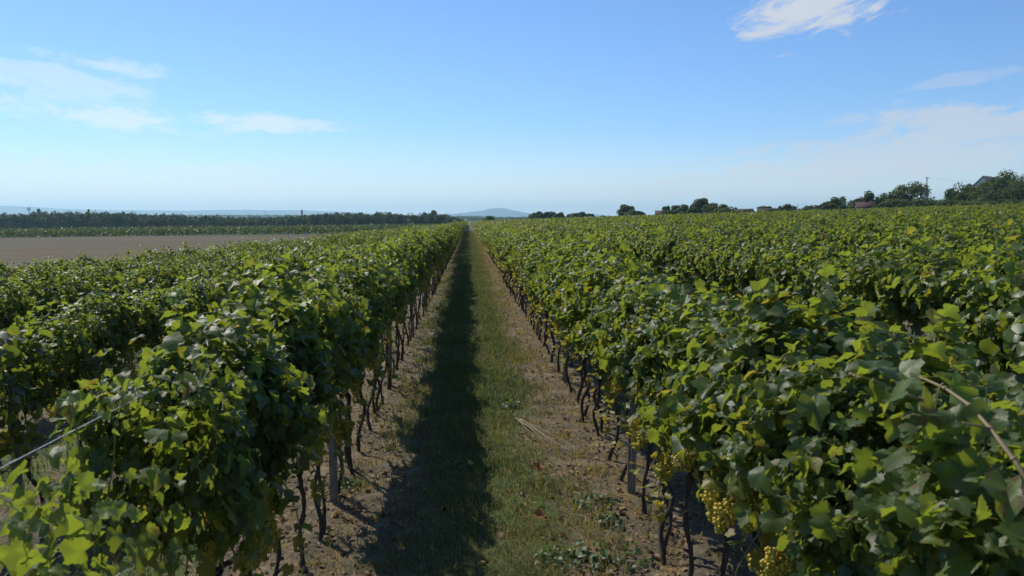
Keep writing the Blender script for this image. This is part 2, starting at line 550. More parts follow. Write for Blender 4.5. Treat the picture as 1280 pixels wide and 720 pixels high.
def sheet(name, x0, x1, y0, y1, nx_, ny_, lift, mat):
    gx, gy = np.meshgrid(np.linspace(x0, x1, nx_), np.linspace(y0, y1, ny_), indexing='ij')
    gz = zg(gx, gy) + lift
    i_, j_ = np.meshgrid(np.arange(nx_ - 1), np.arange(ny_ - 1), indexing='ij')
    q = np.stack([i_ * ny_ + j_, (i_ + 1) * ny_ + j_, (i_ + 1) * ny_ + j_ + 1, i_ * ny_ + j_ + 1], -1).reshape(-1, 4)
    return link(name, make_mesh(name, np.stack([gx, gy, gz], -1).reshape(-1, 3), [q], mat, smooth_shade=True))


fld = sheet('field', -330, -15.5, -30, 211, 120, 160, 0.10, field_material())
tag(fld, 'bare brown stubble field beyond the vine rows', None, kind='structure')


def hill(name, pts, d, depth, label):
    """a long ridge whose crest is seen along pts (px, py), at forward distance d, with real front and back slopes"""
    pxs = np.linspace(pts[0][0], pts[-1][0], 160)
    pys = np.interp(pxs, [p[0] for p in pts], [p[1] for p in pts])
    k = np.array([1, 3, 5, 3, 1]) / 13
    pys[2:-2] = np.convolve(pys, k, 'valid')
    crest = z_at_pix(pys, d) + 6
    prof = np.linspace(-1, 1, 15)
    V = []
    for px, c in zip(pxs, crest):
        X, Y, _ = at(px, d)
        nrm = np.array([X, Y]) / math.hypot(X, Y)
        for s in prof:
            h = (c) * math.exp(-(s * 1.9) ** 2)
            wob = 1 + .10 * math.sin(px * .21 + s * 5) + .06 * math.sin(px * .53 - s * 7)
            V.append((X + nrm[0] * s * depth, Y + nrm[1] * s * depth, -6 - 8 + (h + 8) * (wob if abs(s) > .15 else 1)))
    V = np.array(V); n, kq = len(pxs), len(prof)
    i_, j_ = np.meshgrid(np.arange(n - 1), np.arange(kq - 1), indexing='ij')
    q = np.stack([i_ * kq + j_, (i_ + 1) * kq + j_, (i_ + 1) * kq + j_ + 1, i_ * kq + j_ + 1], -1).reshape(-1, 4)
    o = link(name, make_mesh(name, V, [q], M_HILL, smooth_shade=True))
    tag(o, label, None, kind='structure')


M_HILL = hill_material()
hill('hills', [(-300, 259), (-100, 257.5), (0, 257), (40, 258.5), (80, 261), (130, 262.5), (200, 263), (240, 263.5), (260, 262.5), (310, 262.3), (316, 261.6),
               (325, 263), (370, 262.4), (400, 263.5), (450, 266), (520, 269), (560, 271)], 12000, 1600, 'long low blue range of hills on the horizon')
hill('hill', [(540, 271), (560, 268), (575, 266.5), (590, 264.8), (603, 263.2), (612, 261), (622, 260), (630, 260.2), (638, 262.3), (650, 264.5), (664, 267), (690, 270), (720, 271)],
     10800, 800, 'flat topped blue hill on the horizon above the grass path')
hill('hill', [(700, 271), (735, 268.8), (745, 268), (760, 269.5), (800, 271)], 11000, 700, 'small blue hill low on the horizon right of the path')

hz = MB(); hz.box((-14500, -250, -40), (14500, 14500, 200))
m, t = new_mat('air')
vol = t.n('ShaderNodeVolumePrincipled')
vol.inputs['Color'].default_value = (0.56, 0.84, 1.0, 1)
vol.inputs['Density'].default_value = 1.15e-4
vol.inputs['Anisotropy'].default_value = 0.35
t.n('ShaderNodeOutputMaterial', ins={'Volume': vol.outputs[0]})
haze = link('haze', hz.mesh('haze', m, False))
tag(haze, 'pale blue air between the vineyard and the far hills', None, kind='stuff')

# ------------------------------------------------------------------ leaves
def leaf_outline(k, teeth):
    th = np.linspace(-math.pi, math.pi, k, endpoint=False) + math.pi / k
    a = np.degrees(np.abs(th))
    r = np.interp(a, [0, 14, 31, 42, 60, 78, 96, 112, 128, 150, 170, 180],
                  [.80, .70, .52, .57, .66, .58, .47, .50, .52, .46, .26, .10])
    if teeth:
        r = r * (1 + 0.055 * np.where(np.arange(k) % 2 == 0, 1, -1) * (a < 150))
    return np.stack([np.sin(th) * r, np.cos(th) * r], 1)


def leaf_template(k, rings, teeth):
    o = leaf_outline(k, teeth)
    pts = [np.zeros((1, 2))]
    for s in rings:
        pts.append(o * s)
    uv = np.concatenate(pts)
    tri, quad = [], []
    nr = len(rings)
    for j in range(k):
        j2 = (j + 1) % k
        # outline runs clockwise seen from +N when theta grows (u=sin, v=cos): flip
        tri.append((0, 1 + j2, 1 + j))
        for q in range(nr - 1):
            a, b = 1 + q * k, 1 + (q + 1) * k
            quad.append((a + j, a + j2, b + j2, b + j))
    return uv, np.array(tri), np.array(quad) if quad else np.zeros((0, 4), int)


T_HQ = leaf_template(30, (0.5, 1.0), True)
T_MID = leaf_template(12, (1.0,), False)
_o = np.array([[0, -.30], [-.52, .0], [-.34, .48], [0, .78], [.34, .48], [.52, .0]])
T_LOW = (_o, np.zeros((0, 3), int), np.array([[0, 5, 4, 3], [0, 3, 2, 1]]))


def unit(v):
    return v / (np.linalg.norm(v, axis=1)[:, None] + 1e-9)


def leaves(P, N, T, size, rng, tpl=T_HQ, tints=None, curl=1.0):
    """many leaf blades; returns V, tris, quads, uv, tint"""
    uv, tri, quad = tpl
    n, k = len(P), len(uv)
    N = unit(N); T = unit(T - N * np.sum(T * N, 1)[:, None]); B = np.cross(T, N)
    u, v = uv[:, 0], uv[:, 1]
    r = np.hypot(u, v); th = np.arctan2(u, v)
    fold = rng.uniform(-.12, .75, n)[:, None] * curl
    droop = rng.uniform(.05, .95, n)[:, None] * curl
    wave = rng.uniform(.02, .30, n)[:, None] * curl
    ph = rng.uniform(0, 6.28, n)[:, None]
    tw = rng.normal(0, .22, n)[:, None] * curl
    wdisp = fold * np.abs(u)[None] - droop * (np.maximum(v, 0) ** 2)[None] - .25 * droop * (u ** 2)[None] + wave * (r ** 1.5)[None] * np.sin(3 * th[None] + ph) + tw * (u * v)[None]
    asp = rng.uniform(.88, 1.14, n)[:, None]
    s = np.asarray(size)[:, None, None]
    V = P[:, None] + s * (u[None, :, None] * asp[:, :, None] * B[:, None] + v[None, :, None] * T[:, None] + wdisp[:, :, None] * N[:, None])
    off = (np.arange(n) * k)[:, None, None]
    tris = (tri[None] + off).reshape(-1, 3) if len(tri) else np.zeros((0, 3), int)
    quads = (quad[None] + off).reshape(-1, 4) if len(quad) else np.zeros((0, 4), int)
    UV = np.tile(uv, (n, 1))
    if tints is None:
        tints = np.zeros((n, 3)); tints[:, 0] = rng.uniform(0, 1, n)
    return V.reshape(-1, 3), tris, quads, UV, np.repeat(tints, k, 0)


def canopy_spots(n, rng, half=0.46, foot=0.0, z0=0.66, z1=1.79, lump=None, top_only=False, thick=1.0):
    """leaf positions, normals and tip directions in a stretch of trellised vine (row along local Y)"""
    y = rng.uniform(-half, half, n)
    q = rng.beta(1.12, 1.02, n) if not top_only else rng.beta(2.2, .9, n)
    ph = rng.uniform(0, 6.28, 6) if lump is None else lump
    low = z0 + .13 * np.sin(y * 5.5 + ph[0]) * np.sin(y * 2.3 + ph[1]) + rng.normal(0, .05, n)
    high = z1 + .10 * np.sin(y * 6.1 + ph[2]) + .06 * np.sin(y * 13 + ph[3]) + rng.normal(0, .09, n)
    z = low + q * (high - low)
    f = (z - z0) / (z1 - z0)
    wdt = np.interp(f, [-.2, 0, .2, .5, .8, 1.0, 1.15], [.08, .15, .22, .26, .26, .23, .15]) * thick
    wdt = wdt + foot * np.interp(f, [-.2, 0, .25, .6, .8], [.6, .9, 1, .6, 0])
    wdt = wdt * (1 + .32 * np.sin(y * 7 + z * 6 + ph[4]) * np.sin(z * 5 - y * 4 + ph[5]) + .26 * np.sin(y * 17 - z * 9 + ph[1]) * np.sin(z * 15 + y * 6 + ph[2]))
    side = np.where(rng.random(n) < .5, -1.0, 1.0)
    depth = np.where(rng.random(n) < .68, rng.uniform(.75, 1.15, n), rng.uniform(0, .8, n))
    x = side * wdt * depth
    up = np.clip((f - .72) / .3, 0, 1)
    N = np.stack([side * (1 - .75 * up) * rng.uniform(.1, 1.1, n), rng.normal(0, .55, n), .35 + .65 * up + rng.normal(0, .55, n)], 1)
    T = np.stack([side * (.35 + .2 * up) + rng.normal(0, .6, n), rng.normal(0, .75, n), -.75 + .9 * up * rng.random(n) + rng.normal(0, .45, n)], 1)
    return np.stack([x, y, z], 1), N, T


def vine_tints(P, rng, ripe):
    n = len(P)
    t = np.zeros((n, 3))
    t[:, 0] = np.clip(rng.beta(2, 2, n) * .8 + .25 * (P[:, 2] - 1.1), 0, 1)
    lowness = np.clip((1.26 - P[:, 2]) / .35, 0, 1)
    p = rng.random(n)
    hit = p < (.045 + ripe * .56 * lowness)
    t[hit, 1] = rng.uniform(.35, 1.0, hit.sum())
    d = rng.random(n) < (.10 + .15 * lowness * ripe)
    t[d, 2] = rng.uniform(.4, 1, d.sum())
    return t


def wobble_path(p0, p1, n, amp, rng):
    t = np.linspace(0, 1, n)[:, None]
    P = np.asarray(p0)[None] * (1 - t) + np.asarray(p1)[None] * t
    ph = rng.uniform(0, 6.28, (2, 3)); fr = rng.uniform(3, 7, (2, 3))
    for a in range(2):
        P = P + amp / (a + 1) * np.sin(t * fr[a][None] * (a + 1) + ph[a][None]) * np.sin(np.clip(t, 0, 1) * math.pi) ** .5 * np.array([1, 1, .15])
    return P


def berry_mesh():
    import bmesh
    bm = bmesh.new()
    bmesh.ops.create_icosphere(bm, subdivisions=2, radius=1.0)
    V = np.array([v.co[:] for v in bm.verts]); F = np.array([[v.index for v in f.verts] for f in bm.faces])
    bm.free()
    return V, F


BV, BF = berry_mesh()


def make_bunch(seed):
    rng = np.random.default_rng(seed)
    b = MB()
    length = rng.uniform(.09, .145); wid = rng.uniform(.032, .046)
    pts, tries = [], 0
    while tries < 2600 and len(pts) < 95:
        tries += 1
        f = rng.random()
        rr = wid * np.interp(f, [0, .15, .45, .8, 1], [.45, 1, .95, .6, .25])
        a = rng.uniform(0, 6.28)
        rr = rr * rng.uniform(.55, 1.15) * (1 + .3 * math.sin(a * 2 + seed) * math.sin(f * 9 + seed))
        c = np.array([math.cos(a) * rr, math.sin(a) * rr, -.03 - f * length])
        if f < .4 and math.cos(a - 1) > .6:
            c = c + np.array([math.cos(1), math.sin(1), .1]) * .03
        r = rng.uniform(.0074, .0094)
        if all(np.sum((c - p) ** 2) > ((r + s) * .82) ** 2 for p, s in pts):
            pts.append((c, r))
    tone = rng.uniform(-.1, .5)
    for c, r in pts:
        b.add(BV * r + c, [BF], (float(np.clip(tone + rng.normal(.2, .28), 0, 1)), 0, 0))
    b.tube([(0, 0, .03), (.004, 0, -.01), (0, .003, -.06), (0, 0, -.03 - length * .9)], [.003, .003, .0025, .0015], 5, (1, 0, 0))
    return b.mesh('grape_bunch', M_GRAPE)


BUNCHES = [make_bunch(100 + i) for i in range(8)]


def make_vine_meshes(seed, nleaf=330, double=False, z0=.66, ripe=None, nb=None, foot=0.0):
    rng = np.random.default_rng(seed)
    # trunk with head and the two short arms
    tr = MB()
    hz_ = rng.uniform(.70, .80)
    lean = rng.normal(0, .10, 2)
    head = np.array([lean[0] * .35, lean[1], hz_])
    base = np.array([0, rng.normal(0, .04) - lean[1] * .6, -.08])
    P = wobble_path(base, head, 24, .030, rng)
    rad = np.interp(np.linspace(0, 1, 24), [0, .1, .5, .88, .95, 1], [.034, .023, .017, .018, .028, .024]) * rng.uniform(.75, 1.15) * (1 + rng.normal(0, .10, 24))
    tr.tube(P, rad, 9, rough=.16, rng=rng)
    if double:
        off = np.array([rng.normal(0, .02), rng.choice([-1, 1]) * rng.uniform(.10, .20), 0])
        P2 = wobble_path(base + off, head + off * .3, 12, .045, rng)
        tr.tube(P2, np.interp(np.linspace(0, 1, 12), [0, .1, 1], [.028, .020, .016]), 7)
    for s in (-1, 1):
        q = wobble_path(head - [0, 0, .02], head + [rng.normal(0, .02), s * .40, .06], 8, .02, rng)
        tr.tube(q, np.linspace(.020, .010, 8), 6)
    for k in range(4):
        a_ = rng.uniform(0, 6.28); pz = P[rng.integers(8, 23)]
        dv = np.array([math.cos(a_), math.sin(a_), rng.uniform(.1, .8)]) * rng.uniform(.028, .05)
        tr.tube([pz, pz + dv * .6, pz + dv], [.014, .011, .009], 6, rough=.15, rng=rng)
    trunk = tr.mesh('trunk', M_BARK)
    # shoots
    sh = MB(); extra = []
    for k in range(9):
        y0 = rng.uniform(-.40, .40)
        topz = rng.uniform(1.5, 1.80)
        p0 = np.array([head[0] * .5 + rng.normal(0, .03), y0, hz_ + .03])
        p1 = np.array([rng.normal(0, .09), y0 + rng.normal(0, .12), topz])
        q = wobble_path(p0, p1, 9, .03, rng)
        over = rng.random()
        if over < .50:      # shoot that flops over the top wire or stands clear of it
            s = rng.choice([-1, 1])
            ln = rng.uniform(.10, .30)
            tt = np.linspace(0, 1, 7)[1:, None]
            arch = q[-1] + np.concatenate([s * ln * .8 * tt, rng.normal(0, .25) * ln * tt, ln * (.75 * tt - rng.uniform(.5, 1.3) * tt ** 2)], 1)
            q = np.concatenate([q, arch])
            extra.append(arch)
        elif over < .66:
            ln = rng.uniform(.08, .22); tt = np.linspace(0, 1, 6)[1:, None]
            arch = q[-1] + np.concatenate([rng.normal(0, .3) * ln * tt, rng.normal(0, .3) * ln * tt, ln * tt], 1)
            q = np.concatenate([q, arch]); extra.append(arch)
        sh.tube(q, np.linspace(.0055, .0018, len(q)), 5, (float(rng.random() < .45) * .8, 0, 0), False)
        # a tendril
        if rng.random() < .6:
            c = q[rng.integers(3, len(q) - 1)]
            a = np.linspace(0, rng.uniform(5, 10), 22)
            rr_ = .05 * np.exp(-a * .12)
            s = rng.choice([-1, 1])
            tp = c + np.stack([s * (.02 + a * .018), rr_ * np.cos(a) * .5 - .02, rr_ * np.sin(a) + .005 * a], 1)
            sh.tube(tp, np.linspace(.0017, .0009, 22), 4, (.1, 0, 0), False)
    # hanging shoots at the sides
    for k in range(2):
        s = rng.choice([-1, 1]); y0 = rng.uniform(-.35, .35)
        tt = np.linspace(0, 1, 8)[:, None]
        z0 = rng.uniform(1.0, 1.4); dz = rng.uniform(.35, .6)
        arch = np.array([s * .2, y0, z0]) + np.concatenate([s * .14 * np.sin(tt * 1.6), rng.normal(0, .15) * tt, -dz * tt ** 1.3], 1)
        sh.tube(arch, np.linspace(.0045, .0016, 8), 5, (.3, 0, 0), False)
        extra.append(arch[2:])
    shoots = None
    # foliage
    P, N, T = canopy_spots(nleaf, rng, z0=z0, foot=foot)
    size = np.clip(rng.gamma(8, .0063, nleaf), .026, .098)
    nb = rng.integers(1, 4) if nb is None else nb
    spots = []
    for _ in range(nb):
        if spots and rng.random() < .5:       # bunches sit in twos and threes
            q0 = spots[-1]; spots.append((q0[0] + rng.normal(0, .02), q0[1] + rng.choice([-1, 1]) * rng.uniform(.07, .10), q0[2] + rng.normal(0, .05), int(rng.integers(0, 8)), rng.uniform(0, 6.28)))
        else:
            spots.append((rng.choice([-1, 1]) * rng.uniform(.12, .25), rng.uniform(-.36, .36), rng.uniform(.90, 1.18), int(rng.integers(0, 8)), rng.uniform(0, 6.28)))
    ex = []
    nyel = 0
    for (bx, by, bz, _, _) in spots:
        for k in range(9):
            sd = np.sign(bx)
            ex.append((np.array([bx + sd * rng.uniform(-.05, .07), by + rng.normal(0, .09), bz - rng.uniform(-.10, .14)]),
                       np.array([sd * rng.uniform(.4, 1), rng.normal(0, .5), .5 + rng.normal(0, .4)]), np.array([sd * .4, rng.normal(0, .7), -1.0]), rng.uniform(.045, .085)))
            nyel += 1
    for arch in extra:
        for i in range(1, len(arch)):
            for s in (-1, 1):
                if rng.random() < .8:
                    ex.append((arch[i] + rng.normal(0, .02, 3) + np.array([0, s * .04, .0]), np.array([rng.normal(0, .5), s * .3 + rng.normal(0, .4), 1.0]),
                               np.array([rng.normal(0, .6), s * .9, -.4 + rng.normal(0, .3)]), rng.uniform(.035, .072) * (1.15 - .4 * i / len(arch))))
    if ex:
        P = np.concatenate([P, [e[0] for e in ex]]); N = np.concatenate([N, [e[1] for e in ex]])
        T = np.concatenate([T, [e[2] for e in ex]]); size = np.concatenate([size, [e[3] for e in ex]])
    ripe = rng.uniform(.3, .8) if ripe is None else ripe
    tint = vine_tints(P, rng, ripe)
    yl = np.arange(nleaf, nleaf + nyel)
    tint[yl, 1] = rng.uniform(.1, 1.0, nyel) * (rng.random(nyel) < .75); tint[yl, 0] = rng.uniform(.5, 1, nyel)
    V, tris, quads, UV, TI = leaves(P, N, T, size, rng, T_HQ, tint)
    foliage = make_mesh('foliage', V, [tris, quads], M_LEAF, TI, UV, True)
    # petioles run from the blade into the canopy
    Nn = unit(N); Tn = unit(T - Nn * np.sum(T * Nn, 1)[:, None])
    for i in range(0, len(P), 2):
        e = P[i] - Tn[i] * size[i] * .55 - Nn[i] * size[i] * .25
        mid_ = (P[i] + e) / 2 + Nn[i] * size[i] * .06
        sh.tube([P[i], mid_, e], [.0013, .0014, .0016], 3, (.15, 0, 0), False)
    shoots = sh.mesh('shoots', M_SHOOT)
    return dict(trunk=trunk, shoots=shoots, foliage=foliage, bunches=spots)


SPARSE = [make_vine_meshes(300, 230, False, 1.38), make_vine_meshes(301, 300, False, 1.28)]
RIPE = [make_vine_meshes(330 + i, 1850, i == 2, .52, rng_ripe, 4 + i % 3, .09) for i, rng_ripe in enumerate((1.3, 1.6, 1.1, 1.7, 1.4))]
LOW = [make_vine_meshes(310 + i, 2500, i == 1, .40, 1.1, 4, .08) for i in range(3)]
VARIANTS = [make_vine_meshes(200 + i, 1560 + 50 * (i % 4), i % 5 == 1) for i in range(14)]

ORD = ['first', 'second', 'third', 'fourth', 'fifth', 'sixth', 'seventh', 'eighth', 'ninth', 'tenth', 'eleventh', 'twelfth', 'thirteenth', 'fourteenth',
       'fifteenth', 'sixteenth', 'seventeenth', 'eighteenth', 'nineteenth', 'twentieth', 'twenty-first', 'twenty-second', 'twenty-third', 'twenty-fourth',
       'twenty-fifth', 'twenty-sixth', 'twenty-seventh', 'twenty-eighth', 'twenty-ninth', 'thirtieth', 'thirty-first', 'thirty-second', 'thirty-third',
       'thirty-fourth', 'thirty-fifth', 'thirty-sixth', 'thirty-seventh', 'thirty-eighth', 'thirty-ninth', 'fortieth']

rngp = np.random.default_rng(77)
POST_Y0, POST_DY = 6.5, 4.65


def y_end(X):
    return np.where(X > 0, 380 - 1.4 * np.maximum(X, 0), 380.0)


def project(X, Y, Z):
    dx, dy = X, Y
    d = dx * math.sin(YAW) + dy * math.cos(YAW)
    l = dx * math.cos(YAW) - dy * math.sin(YAW)
    d = np.maximum(d, .05)
    return 640 + FPX * l / d, 270.5 + FPX * (EYE - Z) / d, d


def row_ys(i):
    """trunk places along row i (negative left, positive right), nearest first"""
    r = np.random.default_rng(900 + i)
    if i == -1:
        head = [2.1, 3.26, 3.9, 4.55, 5.22, 5.85, 6.62, 7.28, 7.9, 8.75, 9.4, 10.1]
    elif i == 1:
        head = [1.4, 2.15, 2.85, 3.55, 4.2, 4.74, 5.38, 6.05, 6.85, 7.47, 8.33, 9.16, 9.9]
    else:
        head = [float(r.uniform(0.2, .95))]
    ys_, y = list(head), head[-1]
    while y < 380:
        y += .75 + r.normal(0, .05)
        ys_.append(y)
    return np.array(ys_)


def row_x(i):
    return L1 + (i + 1) * ROW if i < 0 else R1 + (i - 1) * ROW


NLEFT, NRIGHT = 5, 56
cands = []     # (score, row, k, X, Y, height factor)
for i in list(range(-NLEFT, 0)) + list(range(1, NRIGHT + 1)):
    X0 = row_x(i)
    Y_ = row_ys(i)
    Y_ = Y_[Y_ < y_end(np.array(X0))]
    wob = .05 * bumps(np.full_like(Y_, X0), Y_, 40 + i, .25)
    X_ = X0 + wob
    px, py, d = project(X_, Y_, zg(X_, Y_) + 1.4)
    hf = 1 + .05 * bumps(np.full_like(Y_, X0 * .3), Y_, 11, .35)
    if i == 1:
        hf = hf * (1 - .17 * smooth((Y_ - 30) / 25))
    vis = {-1: 1.3, 1: 1.3, 2: .8, -2: .7}.get(i, .5)
    inside = (px > -30) & (px < 1310)
    if abs(i) == 1:
        inside |= (Y_ > 1.3) & (Y_ < 4)
    keep = (px > -330) & (px < 1610) | inside
    for k in np.nonzero(keep)[0]:
        if Y_[k] > 14 and rngp.random() < .035:      # a vine has died here and there
            continue
        cands.append((vis / d[k] ** 2 if inside[k] else 0.0, i, int(k), float(X_[k]), float(Y_[k]), float(hf[k]), float(d[k])))
cands.sort(key=lambda c: -c[0])
HERO, REST = cands[:300], cands[300:]


def row_phrase(i):
    n = ORD[abs(i) - 1]
    return f"{n} row {'left' if i < 0 else 'right'} of the path"


# one grapevine of each kind is built with its parts, then copied thing by thing, part by part
def copy_tree(o, parent=None):
    c = o.copy()
    COL.objects.link(c)
    c.parent = parent
    for ch in o.children:
        copy_tree(ch, c)
    return c


PROTO, PROTO_USED = [], []
for v in VARIANTS + SPARSE + LOW + RIPE:
    e = bpy.data.objects.new('grapevine', None); COL.objects.link(e); e.empty_display_size = .2
    tag(e, None, 'grapevine')
    link('trunk', v['trunk'], e); link('shoots', v['shoots'], e); link('foliage', v['foliage'], e)
    for (bx, by, bz, bi, ba) in v['bunches']:
        g = link('grape_bunch', BUNCHES[bi], e, (bx, by, bz)); g.rotation_euler = (rngp.normal(0, .12), rngp.normal(0, .12), ba)
    PROTO.append(e); PROTO_USED.append(False)

counter = {}
hero_sorted = sorted(HERO, key=lambda c: (c[1], c[4]))
last_variant = -1
for (score, i, k, X, Y, hf, d) in hero_sorted:
    vi = int(rngp.integers(0, len(VARIANTS)))
    if vi == last_variant:
        vi = (vi + 1) % len(VARIANTS)
    last_variant = vi
    if (i == -1 and 2.6 < Y < 4.3) or (i == 1 and Y < 4.0):
        vi = len(VARIANTS) + 2 + int(rngp.integers(0, 3))
    elif i == 1 and d < 40:
        vi = len(VARIANTS) + 5 + int(rngp.integers(0, 5))
    if i == -1 and Y < 2.6:
        vi = len(VARIANTS) + (0 if Y < 1.8 else 1)
    if not PROTO_USED[vi] and d < 12:
        o = PROTO[vi]; PROTO_USED[vi] = True
    else:
        o = copy_tree(PROTO[vi])
        if d > 26:
            for ch in list(o.children):
                if ch.name.startswith(('grape_bunch', 'shoots')):
                    bpy.data.objects.remove(ch)
    o.location = (X, Y, float(zg(X, Y)))
    flip = rngp.random() < .5
    o.rotation_euler = (0, 0, (math.pi if flip else 0) + rngp.normal(0, .06))
    s = rngp.uniform(.95, 1.06)
    o.scale = (s * rngp.uniform(.90, 1.1) * (.84 if i < 0 else 1.0), 1.0, hf * rngp.uniform(.94, 1.05) * ((.97 if Y < 2.6 else 1.02) if i == -1 and Y < 9 else (.94 if i < -1 else 1.0)))
    pk = int(math.floor((Y - POST_Y0) / POST_DY))
    c = counter.get((i, pk), 0); counter[(i, pk)] = c + 1
    if pk < 0:
        lab = f"{ORD[c]} grapevine from the camera, before any post, {row_phrase(i)}"
    else:
        lab = f"{ORD[c]} grapevine past the {ORD[pk]} post of the {row_phrase(i)}"
    tag(o, lab, 'grapevine', 'grapevines in the near vine rows')
# a long bare cane with tendrils leans out of the nearest vine of the right row
near_r = min((o for o in COL.objects if o.type == 'EMPTY' and o.name.startswith('grapevine') and abs(o.location.x - R1) < .3 and o.location.y > 1.8 and 'label' in o), key=lambda o: o.location.y)
rr_ = np.random.default_rng(64)
cb = MB()
def eye(px, py, d):
    X, Y, _ = at(px, d); return np.array([X, Y, z_at_pix(py, d)])
c0 = [eye(1330, 650, 1.50), eye(1282, 580, 1.60), eye(1250, 540, 1.68), eye(1222, 510, 1.76), eye(1190, 488, 1.86), eye(1150, 470, 1.98)]
cb.tube(np.array(c0), [.0062, .0056, .0052, .0046, .0038, .0028], 8, (.55, 0, 0))
cb.tube(np.array([c0[2], eye(1232, 536, 1.66), eye(1215, 533, 1.64)]), [.003, .0026, .0018], 6, (.8, 0, 0))
c1 = [eye(1165, 505, 1.9), eye(1130, 492, 1.95), eye(1100, 478, 2.0), eye(1070, 470, 2.1)]
cb.tube(np.array(c1), [.0045, .004, .0036, .003], 7, (.35, 0, 0))
for (a, zoff, s) in ((c0[3], -.05, 1), (c0[4], -.07, -1), (c1[1], -.06, 1)):
    th_ = np.linspace(0, 9, 30)
    tp = a + np.stack([s * .012 * np.sin(th_ * .9) - .010 * th_ * .4, .008 * np.cos(th_), zoff * th_ / 9 + .011 * np.cos(th_ * 1.2)], 1)
    cb.tube(tp, np.linspace(.0019, .0010, 30), 5, (.05, 0, 0), False)
for q_ in c0[1:] + c1[1:]:
    cb.add(BV * np.array([.0075, .0075, .0065]) + q_, [BF], (.7, 0, 0))
cl_p = np.array([c0[1], c0[2], c0[3], c0[3], c0[4], c0[4], c0[5], c0[5], c1[0], c1[1], c1[1], c1[2], c1[3], c1[3]]) + rr_.normal(0, .03, (14, 3)) + [0, 0, -.02]
cl_n = np.stack([rr_.normal(-.3, .5, 14), rr_.normal(-.4, .5, 14), rr_.uniform(.3, 1, 14)], 1)
cl_t = np.stack([rr_.normal(-.3, .7, 14), rr_.normal(-.3, .7, 14), rr_.uniform(-.9, .1, 14)], 1)
ct = np.zeros((14, 3)); ct[:, 0] = rr_.uniform(.3, 1, 14); ct[::4, 2] = .8
cv, c3, c4, cuv, cti = leaves(cl_p, cl_n, cl_t, rr_.uniform(.055, .10, 14), rr_, T_HQ, ct, 1.2)
cane = link('cane', cb.mesh('cane', M_SHOOT))
link('leaves', make_mesh('leaves', cv, [c3, c4], M_LEAF, cti, cuv, True), cane)
from mathutils import Matrix
cane.parent = near_r
cane.matrix_parent_inverse = Matrix.LocRotScale(near_r.location, near_r.rotation_euler, near_r.scale).inverted()
# the big ripe bunches hanging low on the path side of the right row
host = min((o for o in COL.objects if o.type == 'EMPTY' and o.name.startswith('grapevine') and abs(o.location.x - R1) < .3 and 'label' in o), key=lambda o: abs(o.location.y - 3.3))
hinv = Matrix.LocRotScale(host.location, host.rotation_euler, host.scale).inverted()
lp = []
for k, (px, py, d) in enumerate(((903, 612, 3.22), (922, 628, 3.12), (945, 640, 3.18), (938, 596, 3.25), (968, 612, 3.20), (1003, 606, 3.10), (1012, 622, 3.02), (985, 690, 2.95), (800, 520, 4.85), (812, 532, 4.75), (860, 560, 3.85))):
    g = link('grape_bunch', BUNCHES[k % 8], host)
    g.matrix_parent_inverse = hinv
    g.location = eye(px, py, d * .93); g.rotation_euler = (rr_.normal(0, .15), rr_.normal(0, .15), rr_.uniform(0, 6.28)); g.scale = (.92, .92, .95)
    for q_ in range(5):
        lp.append(g.location[:] + np.array([rr_.uniform(-.03, .12), rr_.normal(0, .09), rr_.uniform(-.10, .12)]))
lp = np.array(lp); nl_ = len(lp)
ct = np.zeros((nl_, 3)); ct[:, 0] = rr_.uniform(.3, 1, nl_); ct[:, 1] = (rr_.random(nl_) < .5) * rr_.uniform(.3, 1, nl_); ct[::5, 2] = .8
cv, c3, c4, cuv, cti = leaves(lp, np.stack([rr_.normal(-.7, .4, nl_), rr_.normal(-.2, .5, nl_), rr_.uniform(.2, .9, nl_)], 1),
                              np.stack([rr_.normal(-.2, .5, nl_), rr_.normal(0, .7, nl_), rr_.uniform(-1.2, -.3, nl_)], 1), rr_.uniform(.05, .09, nl_), rr_, T_HQ, ct, 1.2)
yl_ = link('leaves', make_mesh('leaves', cv, [c3, c4], M_LEAF, cti, cuv, True), host); yl_.matrix_parent_inverse = hinv; yl_['label'] = 'yellowing leaves round the ripe bunches'
for p, u in zip(PROTO, PROTO_USED):
    if not u:
        for ch in list(p.children):
            bpy.data.objects.remove(ch)
        bpy.data.objects.remove(p)

